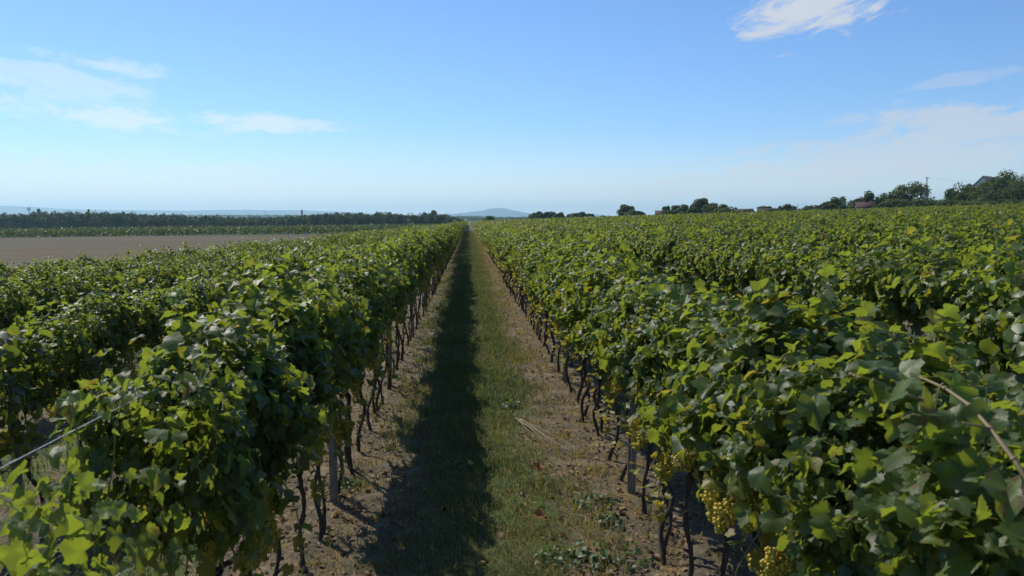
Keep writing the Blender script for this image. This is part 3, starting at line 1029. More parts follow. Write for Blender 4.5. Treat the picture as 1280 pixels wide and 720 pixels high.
# the rest of the vineyard, past the 300 nearest: one mass of leaves and stems
rng = np.random.default_rng(5)
LV, LT, LQ, LTI, nv = [], [], [], [], 0
stems = MB()
for (lo, hi, n_, sz, tpl) in ((0, 40, 480, .085, T_MID), (40, 75, 300, .105, T_LOW), (75, 130, 140, .155, T_LOW), (130, 1e4, 60, .24, T_LOW)):
    sel = [c for c in REST if lo <= c[6] < hi]
    if not sel:
        continue
    P_, N_, T_ = canopy_spots(n_ * len(sel), rng, half=.48, top_only=False)
    idx = np.repeat(np.arange(len(sel)), n_)
    A = np.array([(c[3], c[4], c[5]) for c in sel])
    jit = rng.normal(0, .04, (len(sel), 2)); hj = rng.normal(1, .07, len(sel))
    tnt = vine_tints(P_, rng, .35)
    tnt[:, 0] = np.clip(tnt[:, 0] + np.repeat(rng.normal(0, .12, len(sel)), n_), 0, 1)
    P_[:, 2] *= (A[:, 2] * hj)[idx]
    P_[:, 0] += A[idx, 0] + jit[idx, 0]; P_[:, 1] += A[idx, 1] + jit[idx, 1]
    P_[:, 2] += zg(A[:, 0], A[:, 1])[idx]
    # a share of the second right row is yellowing further off
    yr = (np.abs(A[idx, 0] - row_x(2)) < .5) & (A[idx, 1] > 40) & (rng.random(len(idx)) < .45)
    tnt[yr, 1] = rng.uniform(.3, .9, yr.sum())
    V, tr_, q_, _, ti = leaves(P_, N_, T_, sz * rng.uniform(.7, 1.25, len(P_)), rng, tpl, tnt)
    LV.append(V); LT.append(tr_ + nv); LQ.append(q_ + nv); LTI.append(ti); nv += len(V)
    if hi <= 130:
        for c in sel:
            zb = float(zg(c[3], c[4]))
            stems.tube([(c[3], c[4], zb - .05), (c[3] + rng.normal(0, .05), c[4] + rng.normal(0, .08), zb + .4), (c[3], c[4], zb + .85)], [.03, .022, .02], 4, (0, 0, 0), False)
    else:
        for c in sel:
            if c[1] in (-2, -1, 1, 2):
                zb = float(zg(c[3], c[4]))
                stems.tube([(c[3], c[4], zb - .05), (c[3], c[4], zb + .85)], [.035, .03], 3, (0, 0, 0), False)
SV = np.concatenate(stems.V)
fv = np.concatenate(LV + [SV])
leaf_f = [np.concatenate(LT), np.concatenate(LQ)]
stem_f = [f + nv for f in stems._grouped()]
ids = np.concatenate([np.zeros(sum(len(f) for f in leaf_f), int), np.ones(sum(len(f) for f in stem_f), int)])
far_v = link('vineyard', make_mesh('vineyard', fv, leaf_f + stem_f, [M_LEAF_FAR, M_BARK], np.concatenate(LTI + [np.concatenate(stems.T)]), None, False, ids))
tag(far_v, 'mass of green vine rows stretching away to the end of the field', 'vines', kind='stuff')

# ------------------------------------------------------------------ posts and wires
def make_post_mesh():
    b = MB()
    # hollow rolled-steel profile: web, two flanges and their lips
    h0, h1 = -.35, 1.66
    b.box((-.028, -.004, h0), (.028, .000, h1))
    for s in (-1, 1):
        x0, x1 = (s * .028, s * .0315) if s > 0 else (s * .0315, s * .028)
        b.box((x0, -.004, h0), (x1, .036, h1))
        lx = sorted((s * .0315, s * .018))
        b.box((lx[0], .0361, h0), (lx[1], .0395, h1))
    for z in np.arange(.45, 1.62, .12):
        for s in (-1, 1):
            xx = sorted((s * .0316, s * .037))
            b.box((xx[0], .008, z), (xx[1], .020, z + .022))
    return b.mesh('post', M_POST, False)


PM = make_post_mesh()
for i in (-2, -1, 1, 2):
    n_posts = 16 if abs(i) == 1 else 7
    for k in range(n_posts):
        Y = POST_Y0 + k * POST_DY + (.05 * i)
        X = row_x(i) + .02
        o = link('trellis_post', PM)
        o.location = (X, Y, float(zg(X, Y)))
        o.rotation_euler = (rngp.normal(0, .012), rngp.normal(0, .015), rngp.normal(0, .1))
        tag(o, f"{ORD[k]} grey metal trellis post from the camera in the {row_phrase(i)}", 'post', 'trellis posts in the vine rows')

for i in (-2, -1, 1, 2):
    for (hgt, nm, off) in ((.80, 'lowest', 0.0), (1.22, 'middle', .035), (1.71, 'topmost', -.04)):
        b = MB()
        yy = np.concatenate([np.arange(-3, 75, .775)])
        sag = -.025 * np.sin(((yy - POST_Y0) / POST_DY % 1.0) * math.pi)
        xx = np.full_like(yy, row_x(i) + off)
        b.tube(np.stack([xx, yy, zg(xx, yy) + hgt + sag], 1), .0021, 5, (0, 0, 0), False)
        o = link('trellis_wire', b.mesh('trellis_wire', M_WIRE))
        tag(o, f"{nm} thin grey trellis wire of the {row_phrase(i)}", 'wire', 'trellis wires along the rows')

# ------------------------------------------------------------------ grass, litter, weeds
def blades(n, rng, xr, yr, dens, hmin, hmax, wid, dry, lie=0.0):
    X = rng.uniform(*xr, n * 4); u = rng.random(n * 4)
    Y = yr[0] * (yr[1] / yr[0]) ** u          # denser near the eye
    keep = rng.random(n * 4) < dens(X, Y)
    X, Y = X[keep][:n], Y[keep][:n]
    n = len(X)
    sc_ = (Y / yr[0]) ** .5
    h = rng.uniform(hmin, hmax, n) * (1 + .15 * (sc_ - 1)); w_ = wid * rng.uniform(.6, 1.3, n) * sc_ ** 1.5
    a = rng.uniform(0, 2 * math.pi, n)
    lean = rng.uniform(.15, .9, n) if not lie else rng.uniform(lie, 3 * lie, n)
    dirx, diry = np.cos(a), np.sin(a)
    base = np.stack([X, Y, zg(X, Y) - .012 + .02 * bumps(X, Y, 3, 3.0)], 1)
    side = np.stack([-diry, dirx, np.zeros(n)], 1) * w_[:, None]
    fwd = np.stack([dirx, diry, np.zeros(n)], 1)
    upv = np.array([0, 0, 1.0])[None]
    zf = 1.0 if not lie else .25
    mid_ = base + fwd * (h * lean * .35)[:, None] + upv * (h * .6 * zf)[:, None]
    tip = base + fwd * (h * lean)[:, None] + upv * (h * zf * np.maximum(.35, 1 - .35 * lean))[:, None]
    V = np.stack([base - side, base + side, mid_ - side * .7, mid_ + side * .7, tip], 1).reshape(-1, 3)
    o = (np.arange(n) * 5)[:, None]
    q = o + np.array([[0, 1, 3, 2]]); t3 = o + np.array([[2, 3, 4]])
    t_ = np.zeros((n, 3)); t_[:, 0] = rng.random(n)
    d_ = np.clip(dry(X, Y) + rng.normal(0, .28, n), 0, 1)
    t_[:, 1] = d_
    return V, q, t3, np.repeat(t_, 5, 0)


def aisle_u(X):
    return ((X - L1) / ROW) % 1.0


def grass_dens(X, Y):
    c = np.abs(aisle_u(X) - .48)
    patch = .5 + .9 * bumps(X, Y, 21, 2.2, 9) + .5 * bumps(X, Y, 22, 6.0, 9)
    nearness = .45 + .55 * smooth((Y - 5.5) / 7)
    return np.clip((1.30 - np.maximum(c - .06, 0) * 4.2 + .85 * patch - .35) * nearness, 0.04, 1) + np.clip(.9 * bumps(X, Y, 29, 7.0, 9) - .05, 0, .35)


def grass_dry(X, Y):
    u = aisle_u(X)
    return np.clip(.02 + .26 * (1 - smooth((Y - 5) / 7)) + 2.4 * np.maximum(0, u - .66) + .5 * bumps(X, Y, 23, 1.6, 9) + np.abs(u - .50) * .6, 0, 1)


rng = np.random.default_rng(31)
parts = [blades(175000, rng, (-1.2, 1.45), (4.2, 170), grass_dens, .03, .10, .0022, grass_dry),
         blades(9000, rng, (-1.0, 1.2), (4.2, 20), lambda X, Y: np.clip(grass_dens(X, Y) * (bumps(X, Y, 24, 5, 9) > .12), 0, 1), .08, .17, .0026, lambda X, Y: grass_dry(X, Y) * .6),
         blades(14000, rng, (-6.2, -1.2), (4.0, 18), grass_dens, .04, .10, .004, grass_dry),
         blades(9000, rng, (1.4, 6.2), (4.0, 18), grass_dens, .04, .10, .004, grass_dry)]
V, Q, T3, TI, nv = [], [], [], [], 0
for (v, q, t3, ti) in parts:
    V.append(v); Q.append(q + nv); T3.append(t3 + nv); TI.append(ti); nv += len(v)
g = link('grass', make_mesh('grass', np.concatenate(V), [np.concatenate(Q), np.concatenate(T3)], M_GRASS, np.concatenate(TI)))
tag(g, 'short patchy grass growing along the middle of the path', 'grass', kind='stuff')


def strip_dens(X, Y):
    c = np.abs(aisle_u(X) - .48)
    return np.clip(.25 + c * 1.9 + .4 * bumps(X, Y, 27, 3.0, 9), .05, 1)


parts = [blades(70000, rng, (-1.9, 2.1), (4.2, 80), strip_dens, .02, .12, .0016, lambda X, Y: np.full_like(X, .95), lie=.9),
         blades(9000, rng, (-6, 6), (4.2, 40), strip_dens, .04, .16, .0025, lambda X, Y: np.full_like(X, .95), lie=.9)]
V, Q, T3, TI, nv = [], [], [], [], 0
for (v, q, t3, ti) in parts:
    V.append(v); Q.append(q + nv); T3.append(t3 + nv); TI.append(ti); nv += len(v)
# curled dry vine leaves among the straw
n = 7000
X = rng.uniform(-2.2, 2.4, n * 3); Y = 4.2 * (70 / 4.2) ** rng.random(n * 3)
kp = rng.random(n * 3) < strip_dens(X, Y) ** 2; X, Y = X[kp][:n], Y[kp][:n]; n = len(X)
P_ = np.stack([X, Y, zg(X, Y) + .012 + .02 * bumps(X, Y, 3, 3.0)], 1)
N_ = np.stack([rng.normal(0, .4, n), rng.normal(0, .4, n), np.ones(n)], 1); T_ = rng.normal(0, 1, (n, 3))
tn = np.zeros((n, 3)); tn[:, 0] = rng.random(n); tn[:, 2] = rng.random(n) * .8; tn[:, 1] = (rng.random(n) < .15) * .8
v, t3, q, _, ti = leaves(P_, N_, T_, rng.uniform(.012, .055, n), rng, T_MID, tn, 1.6)
V.append(v); T3.append(t3 + nv); TI.append(ti); nv += len(v)
li = link('litter', make_mesh('litter', np.concatenate(V), [np.concatenate(Q), np.concatenate(T3)], M_LITTER, np.concatenate(TI)))
tag(li, 'dry straw and crumbled vine leaves lying on the soil', 'litter', kind='stuff')

M_WEED = leaf_material('weed_leaf', (0.05, 0.085, 0.03), (0.10, 0.15, 0.06), trans=(0.2, .3, .05), tfac=.3, veins=True, under=(.13, .17, .11))


def weed(name, px, py, r, n, size, label, cat='weed', mat=None, seed=0, curl=1.0):
    n = int(n * 1.8); r = r * 1.15
    d = FPX * EYE / (py - 272.0)
    X, Y, Z = at(px, d)
    d = FPX * (EYE - Z) / (py - 270.5)
    X, Y, Z = at(px, d)
    rr = np.random.default_rng(600 + seed)
    a = rr.uniform(0, 6.28, n); q = r * np.sqrt(rr.random(n))
    P = np.stack([np.cos(a) * q, np.sin(a) * q, .02 + rr.uniform(0, .09, n) * (1 - .6 * q / r)], 1)
    N = np.stack([np.cos(a) * .5 + rr.normal(0, .4, n), np.sin(a) * .5 + rr.normal(0, .4, n), np.ones(n)], 1)
    T = np.stack([np.cos(a), np.sin(a), rr.normal(0, .3, n)], 1)
    tn = np.zeros((n, 3)); tn[:, 0] = rr.random(n); tn[:, 1] = (rr.random(n) < .12) * .6
    v, t3, q4, uv, ti = leaves(P, N, T, size * .68 * rr.uniform(.5, 1.2, n), rr, T_HQ, tn, curl)
    e = bpy.data.objects.new(name, None); COL.objects.link(e); e.location = (X, Y, Z)
    link('foliage', make_mesh('foliage', v, [t3, q4], mat or M_WEED, ti, uv, True), e)
    st = MB()
    for p in P[::2]:
        st.tube([(p[0] * .2, p[1] * .2, -.02), (p[0] * .6, p[1] * .6, p[2] * .7), tuple(p)], [.003, .0025, .0015], 4, (.1, 0, 0), False)
    link('stem', st.mesh('stem', M_SHOOT), e)
    tag(e, label, cat)


weed('weed', 745, 640, .16, 26, .075, 'green broad-leaved weed on bare soil beside the right hand grey post', seed=1)
weed('weed', 765, 712, .24, 40, .075, 'wide sprawling weed with pale leaves at the bottom of the photo', seed=2)
weed('weed', 700, 716, .14, 22, .065, 'small pale leaved weed in the grass at the bottom edge of the photo', seed=3)
weed('weed', 422, 618, .13, 22, .06, 'low weed among the trunks of the first row left of the path', seed=4)
weed('weed', 640, 513, .12, 20, .06, 'bright weed clump in the sunlit grass in the middle of the path', seed=5)
weed('weed', 770, 668, .10, 16, .07, 'small upright weed between the sprawling weed and the soil strip', seed=6)
weed('weed', 575, 590, .10, 16, .07, 'tuft of broad leaves at the edge of the shade on the path', seed=7)


def fallen_leaf(px, py, label, seed):
    rr = np.random.default_rng(seed)
    d = FPX * (EYE + .05) / (py - 270.5)
    X, Y, Z = at(px, d)
    tn = np.array([[.6, .2, 1.0]])
    v, t3, q, uv, ti = leaves(np.array([[0, 0, .07]]), np.array([[.1, -.55, .8]]), np.array([[.8, .3, 0]]), np.array([.085]), rr, T_HQ, tn, 1.5)
    o = link('fallen_leaf', make_mesh('fallen_leaf', v, [t3, q], M_RUST, ti, uv, True)); o.location = (X, Y, Z)
    tag(o, label, 'leaf')


M_RUST = leaf_material('rust_leaf', (0.26, 0.07, 0.03), (0.34, 0.11, 0.045), brown=(.22, .06, .03), trans=(.5, .14, .04), tfac=.3, under=(.3, .11, .06), rough=.7)
fallen_leaf(675, 669, 'rust red fallen leaf lying on the grass near the bottom of the photo', 1)
fallen_leaf(674, 602, 'small rust brown fallen leaf higher up the sunny side of the path', 2)

M_STALK = simple_mat('dry_stalk', (0.26, 0.20, 0.12), (0.42, 0.34, 0.23), 30, .8, .3, .002, (1, 1, .2))


def stalk(px0, py0, px1, py1, label, n=1, seed=0):
    rr = np.random.default_rng(seed)
    b = MB()
    def gp(px, py):
        d = FPX * (EYE + .045) / (py - 270.5); return np.array(at(px, d))
    a, c = gp(px0, py0), gp(px1, py1)
    org = (a + c) / 2
    for k in range(n):
        o1 = np.append(rr.normal(0, .03, 2), .035) * (k > 0) + [0, 0, .02]; o2 = np.append(rr.normal(0, .10, 2), .03) * (k > 0) + [0, 0, .035]
        b.tube(wobble_path(a - org + o1, c - org + o2, 9, .02, rr), np.linspace(.005, .0022, 9) * (1 if n == 1 else .6), 5, (0, 0, 0))
    o = link('dry_stalk', b.mesh('dry_stalk', M_STALK)); o.location = org
    tag(o, label, 'stalk')


stalk(648, 533, 706, 578, 'pale sheaf of dry stalks lying across the sunny grass', 7, 11)
stalk(722, 600, 745, 619, 'single thin dry cane on bare soil beside the first right post', 1, 12)
stalk(728, 660, 742, 672, 'short dry cane lying near the sprawling weed', 1, 13)
stalk(720, 628, 768, 641, 'longer dry cane lying beside the green broad-leaved weed', 1, 14)

# ------------------------------------------------------------------ young vineyard, red hedge and wood on the left
rng = np.random.default_rng(8)
ROWS_Y = np.arange(-262, -13.2, 3.0)
PX_, PY_, PH = [], [], []
for x in ROWS_Y:
    y = np.arange(213, 360, 1.0)
    keep = rng.random(len(y)) < (.92 if x > -400 else 1)
    PX_.append(np.full(keep.sum(), x) + rng.normal(0, .1, keep.sum())); PY_.append(y[keep] + rng.normal(0, .1, keep.sum()))
PX_, PY_ = np.concatenate(PX_), np.concatenate(PY_)
pxx, _, dd = project(PX_, PY_, 0)
k = (pxx > -120) & (pxx < 640); PX_, PY_ = PX_[k], PY_[k]
n_ = 16
idx = np.repeat(np.arange(len(PX_)), n_)
hh = rng.uniform(1.3, 2.1, len(PX_)) + (rng.random(len(PX_)) < .08) * .5
zz = rng.beta(1.3, 1.2, len(idx)) * hh[idx] + .15
P_ = np.stack([PX_[idx] + rng.normal(0, .16, len(idx)), PY_[idx] + rng.normal(0, .3, len(idx)), zg(PX_, PY_)[idx] + zz], 1)
N_ = np.stack([rng.normal(0, .8, len(idx)), rng.normal(-.3, .6, len(idx)), np.abs(rng.normal(.5, .5, len(idx)))], 1)
T_ = rng.normal(0, 1, (len(idx), 3)) + [0, 0, -.7]
tn = np.zeros((len(idx), 3)); tn[:, 0] = np.clip(rng.normal(.5, .25, len(idx)), 0, 1); tn[:, 1] = (rng.random(len(idx)) < .08) * .5
v, t3, q, _, ti = leaves(P_, N_, T_, rng.uniform(.25, .42, len(idx)), rng, T_LOW, tn)
yv = link('young_vineyard', make_mesh('young_vineyard', v, [q], M_YOUNG, ti))
tag(yv, 'band of young upright vines beyond the brown field', 'vines', kind='stuff')

b = MB(); b.tube([(0, 0, -.3), (0, 0, 1.0), (0, .02, 2.05)], [.055, .05, .048], 6); b.tube([(0, 0.05, 1.95), (0, 1.2, .1)], [.012, .012], 4)
EP = b.mesh('end_post', M_POLE)
b = MB(); b.tube([(0, 0, -.05), (0, 0, .35), (.01, 0, .62)], [.06, .058, .07], 8)
GD = b.mesh('grow_tube', M_GUARD)
ng = 0
for x in ROWS_Y:
    X, Y = x, 211.6
    px, _, _ = project(X, Y, 0)
    if -40 < px < 470:
        o = link('end_post', EP); o.location = (X, Y, float(zg(X, Y))); o.rotation_euler = (rngp.normal(.05, .03), rngp.normal(0, .03), 0)
        tag(o, 'weathered end post of a young vine row facing the brown field', 'post', 'end posts of the young vineyard')
        for q_ in range(3):
            if rngp.random() < .55:
                yy = 212.6 + q_ * 1.0 + rngp.normal(0, .1)
                o = link('grow_tube', GD); o.location = (X + rngp.normal(0, .1) + .3, yy, float(zg(X, yy)))
                o.scale = (1.6, 1.6, 1.0)
                tag(o, 'pale blue grow tube at the foot of a young vine', 'grow tube', 'grow tubes in the young vineyard')


def crown_leaves(n, rng, w_, h, d_, size, nb=16, low=.0, open_=0.0):
    """leaf sprays over an uneven set of boughs inside a w x d x h crown standing on z = 0"""
    c = []
    while len(c) < nb:
        p = rng.uniform(-1, 1, 3)
        if np.sum(p ** 2) < 1 and not (p[2] < -.3 and rng.random() < .3):
            c.append(p * (.78, .78, .76))
    c = np.array(c); rad = rng.uniform(.16, .36, nb)
    k = rng.integers(0, nb, n)
    dirs = unit(rng.normal(0, 1, (n, 3)))
    rr = rad[k] * rng.uniform(.35, 1.1, n) ** .5
    p = c[k] + dirs * rr[:, None]
    tone = np.clip(.5 + rng.normal(0, .16, nb)[k] + rng.normal(0, .15, n), 0, 1)
    P = np.stack([p[:, 0] * w_ / 2, p[:, 1] * d_ / 2, (p[:, 2] * .5 + .5) * h], 1)
    N = dirs * .8 + rng.normal(0, .5, (n, 3)) + [0, 0, .35]
    T = rng.normal(0, 1, (n, 3)) + [0, 0, -.4]
    tn = np.zeros((n, 3)); tn[:, 0] = tone; tn[:, 1] = (rng.random(n) < .04) * .4
    return P, N, T, size * rng.uniform(.6, 1.3, n), tn, c * np.array([w_ / 2, d_ / 2, h / 2]) + [0, 0, h / 2]


# the dark wood: one mass
prof = [(-160, 264), (0, 264), (30, 264.5), (55, 262), (75, 261.5), (100, 262), (113, 262), (150, 262.5), (180, 264), (195, 264.5), (230, 266), (270, 268), (310, 270), (335, 270), (360, 268),
        (385, 266.5), (400, 264.5), (420, 263.5), (440, 264.5), (470, 264), (487, 262.5), (515, 264.5), (535, 264), (552, 265), (566, 269), (574, 272)]
rng = np.random.default_rng(12)
LV, LQ, LTI, nv = [], [], [], 0
wood_tr = MB()
for rank in range(3):
    px = -160.0 + rank * 4
    while px < 574:
        d = 520 + rank * 16 + rng.normal(0, 5)
        X, Y, Z = at(px, d)
        ytop = np.interp(px, [p[0] for p in prof], [p[1] for p in prof]) + rng.normal(.3, .55) + (0 if rank else 1.6)
        H = max(z_at_pix(ytop, d) - Z, 3.0)
        wdt = rng.uniform(8, 15)
        n = 900
        P, N, T, s, tn, _ = crown_leaves(n, rng, wdt, H * .97, wdt, .80, 22)
        P[:, 2] = P[:, 2] * (1 + 1.2 / H)
        v, t3, q, _, ti = leaves(P + [X, Y, Z - 1.0], N, T, s, rng, T_LOW, tn)
        LV.append(v); LQ.append(q + nv); LTI.append(ti); nv += len(v)
        wood_tr.tube([(X, Y, Z - .3), (X, Y, Z + H * .6)], [.25, .12], 5)
        px += wdt / d * FPX * rng.uniform(.45, .75)
SV = np.concatenate(wood_tr.V); stem_f = [f + nv for f in wood_tr._grouped()]
lq = np.concatenate(LQ)
ids = np.concatenate([np.zeros(len(lq), int), np.ones(sum(len(f) for f in stem_f), int)])
wd = link('far_wood', make_mesh('far_wood', np.concatenate(LV + [SV]), [lq] + stem_f, [M_WOOD_LEAF, M_TBARK], np.concatenate(LTI + [np.concatenate(wood_tr.T)]), None, False, ids))
tag(wd, 'long dark green wood behind the young vineyard', 'wood', kind='stuff')

# low reddish strip in front of the wood
rng = np.random.default_rng(14)
x0 = at(188, 480); x1 = at(252, 480)
n = 2600
f = rng.random(n)
X = x0[0] + (x1[0] - x0[0]) * f; Y = x0[1] + (x1[1] - x0[1]) * f + rng.normal(0, 1.0, n)
P_ = np.stack([X, Y, zg(X, Y) + rng.beta(1.2, 1.4, n) * (1.9 + .5 * np.sin(X * .5))], 1)
org = np.array([(x0[0] + x1[0]) / 2, (x0[1] + x1[1]) / 2, float(zg((x0[0] + x1[0]) / 2, (x0[1] + x1[1]) / 2))])
tn = np.zeros((n, 3)); tn[:, 0] = rng.random(n)
v, t3, q, _, ti = leaves(P_ - org, rng.normal(0, 1, (n, 3)) + [0, -.4, .4], rng.normal(0, 1, (n, 3)), rng.uniform(.4, .7, n), rng, T_LOW, tn)
o = link('hedge', make_mesh('hedge', v, [q], M_RED, ti)); o.location = org
tag(o, 'low reddish brown hedge in front of the dark wood', 'hedge')

# far woods out on the plain
LV, LQ, LTI, nv = [], [], [], 0
for (pa, pb, d, ytop) in ((430, 600, 2300, 271.2), (575, 770, 2600, 271.8), (585, 665, 1500, 273.2), (640, 700, 1150, 273.2), (-150, 430, 3200, 269.3), (380, 620, 4200, 270.6)):
    n = int((pb - pa) * 28)
    px = rng.uniform(pa, pb, n)
    A = np.array([at(p, d + rng.normal(0, d * .012)) for p in px])
    H = (z_at_pix(ytop, d) - A[:, 2]) * np.clip(1 + .22 * np.sin(px * .9) * np.sin(px * .37 + d) + .12 * np.sin(px * 2.7), .5, 1.5)
    H = np.maximum(H, 4)
    P_ = A + np.stack([np.zeros(n), np.zeros(n), rng.beta(1.4, 1.0, n) * H], 1)
    tn = np.zeros((n, 3)); tn[:, 0] = rng.random(n)
    v, t3, q, _, ti = leaves(P_, rng.normal(0, 1, (n, 3)) + [0, -.3, .5], rng.normal(0, 1, (n, 3)), d * .0016 * rng.uniform(.6, 1.3, n), rng, T_LOW, tn)
    LV.append(v); LQ.append(q + nv); LTI.append(ti); nv += len(v)
dw = link('distant_woods', make_mesh('distant_woods', np.concatenate(LV), [np.concatenate(LQ)], M_WOOD_LEAF, np.concatenate(LTI)))
tag(dw, 'hazy bluish woods on the plain below the hills', 'wood', kind='stuff')

# ------------------------------------------------------------------ single trees
def tree(px, ytop, wpx, d, label, name='tree', cat='tree', group='trees beyond the vineyard', nb=30, n=3600, leaf=None, seed=0, mat=None, trunk_f=.05, dense=1.0):
    rng = np.random.default_rng(3000 + seed)
    X, Y, Z = at(px, d)
    H = z_at_pix(ytop, d) - Z
    W = 1.3 * wpx / FPX * d
    e = bpy.data.objects.new(name, None); COL.objects.link(e); e.location = (X, Y, Z); e.rotation_euler = (0, 0, -math.atan2(X, Y))
    hc = H * (1 - trunk_f)
    leaf = leaf or max(.30, d * .0016)
    P, N, T, s, tn, boughs = crown_leaves(int(n * dense), rng, W, hc, W * .9, leaf, nb)
    P[:, 2] += H * trunk_f
    boughs[:, 2] += H * trunk_f
    v, t3, q, _, ti = leaves(P, N, T, s, rng, T_LOW, tn)
    link('crown', make_mesh('crown', v, [q], mat or M_TREE, ti), e)
    tb = MB()
    rt = max(.10, H * .028)
    spine = wobble_path((0, 0, -.4), (rng.normal(0, W * .05), rng.normal(0, W * .05), H * .8), 10, W * .03, rng)
    tb.tube(spine, np.linspace(rt, rt * .2, 10), 8)
    for bgh in boughs[:12]:
        k = int(np.clip(bgh[2] / H * 9 - 2, 2, 7))
        tb.tube(wobble_path(spine[k], bgh, 6, W * .02, rng), np.linspace(rt * .4, rt * .08, 6), 5)
    link('trunk', tb.mesh('trunk', M_TBARK), e)
    tag(e, label, cat, group)
    return e


def fend(px, extra=10):
    t_ = (px - 586) / FPX
    if t_ <= 0:
        return 395
    return 380 / (1 + 1.4 * t_) + extra


TREES = [  # px, top, width, extra distance, label, options
    (612, 269.6, 12, 14, 'small round lone tree at the far end of the path', dict(trunk_f=.1)),
    (668, 266.0, 12, 26, 'leftmost slim tree of the dark clump right of the path end', {}),
    (674, 264.2, 15, 20, 'feathery tree second in the dark clump right of the path end', {}),
    (686, 263.3, 17, 24, 'tallest tree of the dark clump right of the path end', {}),
    (699, 265.2, 14, 18, 'low dark tree at the right of the first clump beyond the vines', {}),
    (713, 266.6, 12, 22, 'small tree in the gap between two dark clumps beyond the vines', {}),
    (725, 264.8, 20, 18, 'broad dark tree of the second clump beyond the vines', {}),
    (737, 266.2, 10, 24, 'slim tree ending the second clump beyond the vines', {}),
    (754, 268.6, 9, 20, 'tiny bush alone on the skyline left of the domed tree', dict(name='bush', cat='bush', n=700)),
    (782, 254.5, 20, 22, 'domed dark tree standing alone with low growth at its foot', {}),
    (793, 261.5, 26, 17, 'low spreading bush at the foot of the lone domed tree', dict(name='bush', cat='bush')),
    (832, 257.6, 12, 18, 'small rounded dark tree beside the low red roof', {}),
    (850, 254.2, 24, 24, 'grey green rounded tree left of the tall skyline tree', {}),
    (866, 258.0, 14, 18, 'low bush filling the gap left of the tall skyline tree', dict(name='bush', cat='bush')),
    (876, 247.4, 24, 26, 'tall two-headed tree on the skyline above the middle vines', {}),
    (894, 251.6, 30, 18, 'wide dark tree just right of the tall skyline tree', {}),
    (918, 257.6, 10, 18, 'small pale bush standing left of the low long roof', dict(name='bush', cat='bush', n=900)),
    (934, 260.4, 14, 20, 'flat low bush behind the low long roof', dict(name='bush', cat='bush', n=900)),
    (955, 256.6, 20, 22, 'low rounded tree above the small brown roof', {}),
    (968, 258.0, 14, 16, 'low shrub left of the airy tree', dict(name='bush', cat='bush')),
    (982, 251.0, 20, 22, 'airy open tree through which the sky shows', dict(dense=.45, nb=12)),
    (1012, 256.8, 24, 16, 'spiky low shrub on the slope of the skyline', dict(name='bush', cat='bush')),
    (1030, 251.0, 22, 18, 'mid green tree left of the short pole', {}),
    (1044, 245.4, 26, 22, 'loose dark tree behind the short pole', {}),
    (1072, 247.0, 24, 24, 'pale green tree left above the red roofed house', {}),
    (1092, 236.2, 30, 26, 'rounded grey green tree behind the red roofed house', {}),
    (1112, 242.0, 20, 18, 'yellowish tree between the house and the big round tree', {}),
    (1134, 226.8, 42, 20, 'big round bushy tree left of the tall pole', dict(n=4200, trunk_f=.08)),
    (1160, 247.0, 12, 26, 'small dark bush at the foot of the tall pole', dict(name='bush', cat='bush', n=900)),
    (1172, 248.0, 20, 16, 'low hazy shrub in the gap right of the tall pole', dict(name='bush', cat='bush', n=900)),
    (1199, 237.0, 24, 14, 'greyish thin shrub in front of the dark tree group', dict(name='bush', cat='bush', dense=.6)),
    (1196, 228.5, 34, 24, 'first tall tree of the dark group right of the pole', dict(n=3200)),
    (1214, 224.5, 28, 28, 'tall dark tree touching the white gable', dict(n=3200)),
    (1244, 213.0, 40, 22, 'tall dense tree hiding the house with the white gable', dict(n=4200)),
    (1262, 208.5, 38, 28, 'highest feathery tree at the right edge of the skyline', dict(n=4200)),
    (1268, 224.0, 40, 13, 'dark green tree low in front of the highest tree', dict(n=3600, trunk_f=.06)),
    (1296, 209.0, 46, 22, 'tall tree cut by the right edge of the photo', dict(n=3600)),
    (1233, 232.0, 40, 12, 'round low tree under the white gable', dict(n=2600, trunk_f=.06)),
    (1330, 214.0, 56, 22, 'tall tree out beyond the right edge of the skyline', dict(n=3000)),
]
for (px, yt, wp, lab) in ((1058, 253.5, 18, 'low dark bush left of the red roofed house'), (1104, 251, 22, 'low dark bush right of the red roofed house'),
                          (1124, 247, 34, 'dense low growth under the left side of the big round tree'), (1148, 246, 32, 'dense low growth between the big round tree and the tall pole'),
                          (1184, 247, 30, 'low growth at the left foot of the tall dark group'), (1222, 246, 50, 'low growth under the middle of the tall dark group'),
                          (1262, 245, 50, 'low growth under the right side of the tall dark group'), (903, 258, 30, 'low growth right under the wide dark skyline tree'),
                          (842, 261, 24, 'low growth between the rounded skyline trees'), (1000, 258.5, 26, 'thin low growth beside the bare stake pole')):
    TREES.append((px, yt, wp, 8, lab, dict(name='bush', cat='bush', trunk_f=.0, n=2600)))
for k, (px, yt, wp, ex, lab, kw) in enumerate(TREES):
    tree(px, yt, wp, fend(px, ex), lab, seed=k, **kw)
tree(541, 261.8, 12, 560, 'ragged tall tree standing out at the right end of the wood', nb=10, dense=.5, seed=70, leaf=.8, group='trees standing out of the far wood')
tree(113, 260.0, 6, 560, 'dark narrow treetop poking out of the wood', nb=12, dense=.5, seed=71, leaf=.8, group='trees standing out of the far wood')
tree(51, 260.0, 10, 560, 'ragged treetop beside the far water tower', nb=7, dense=.4, seed=72, leaf=.8, group='trees standing out of the far wood')

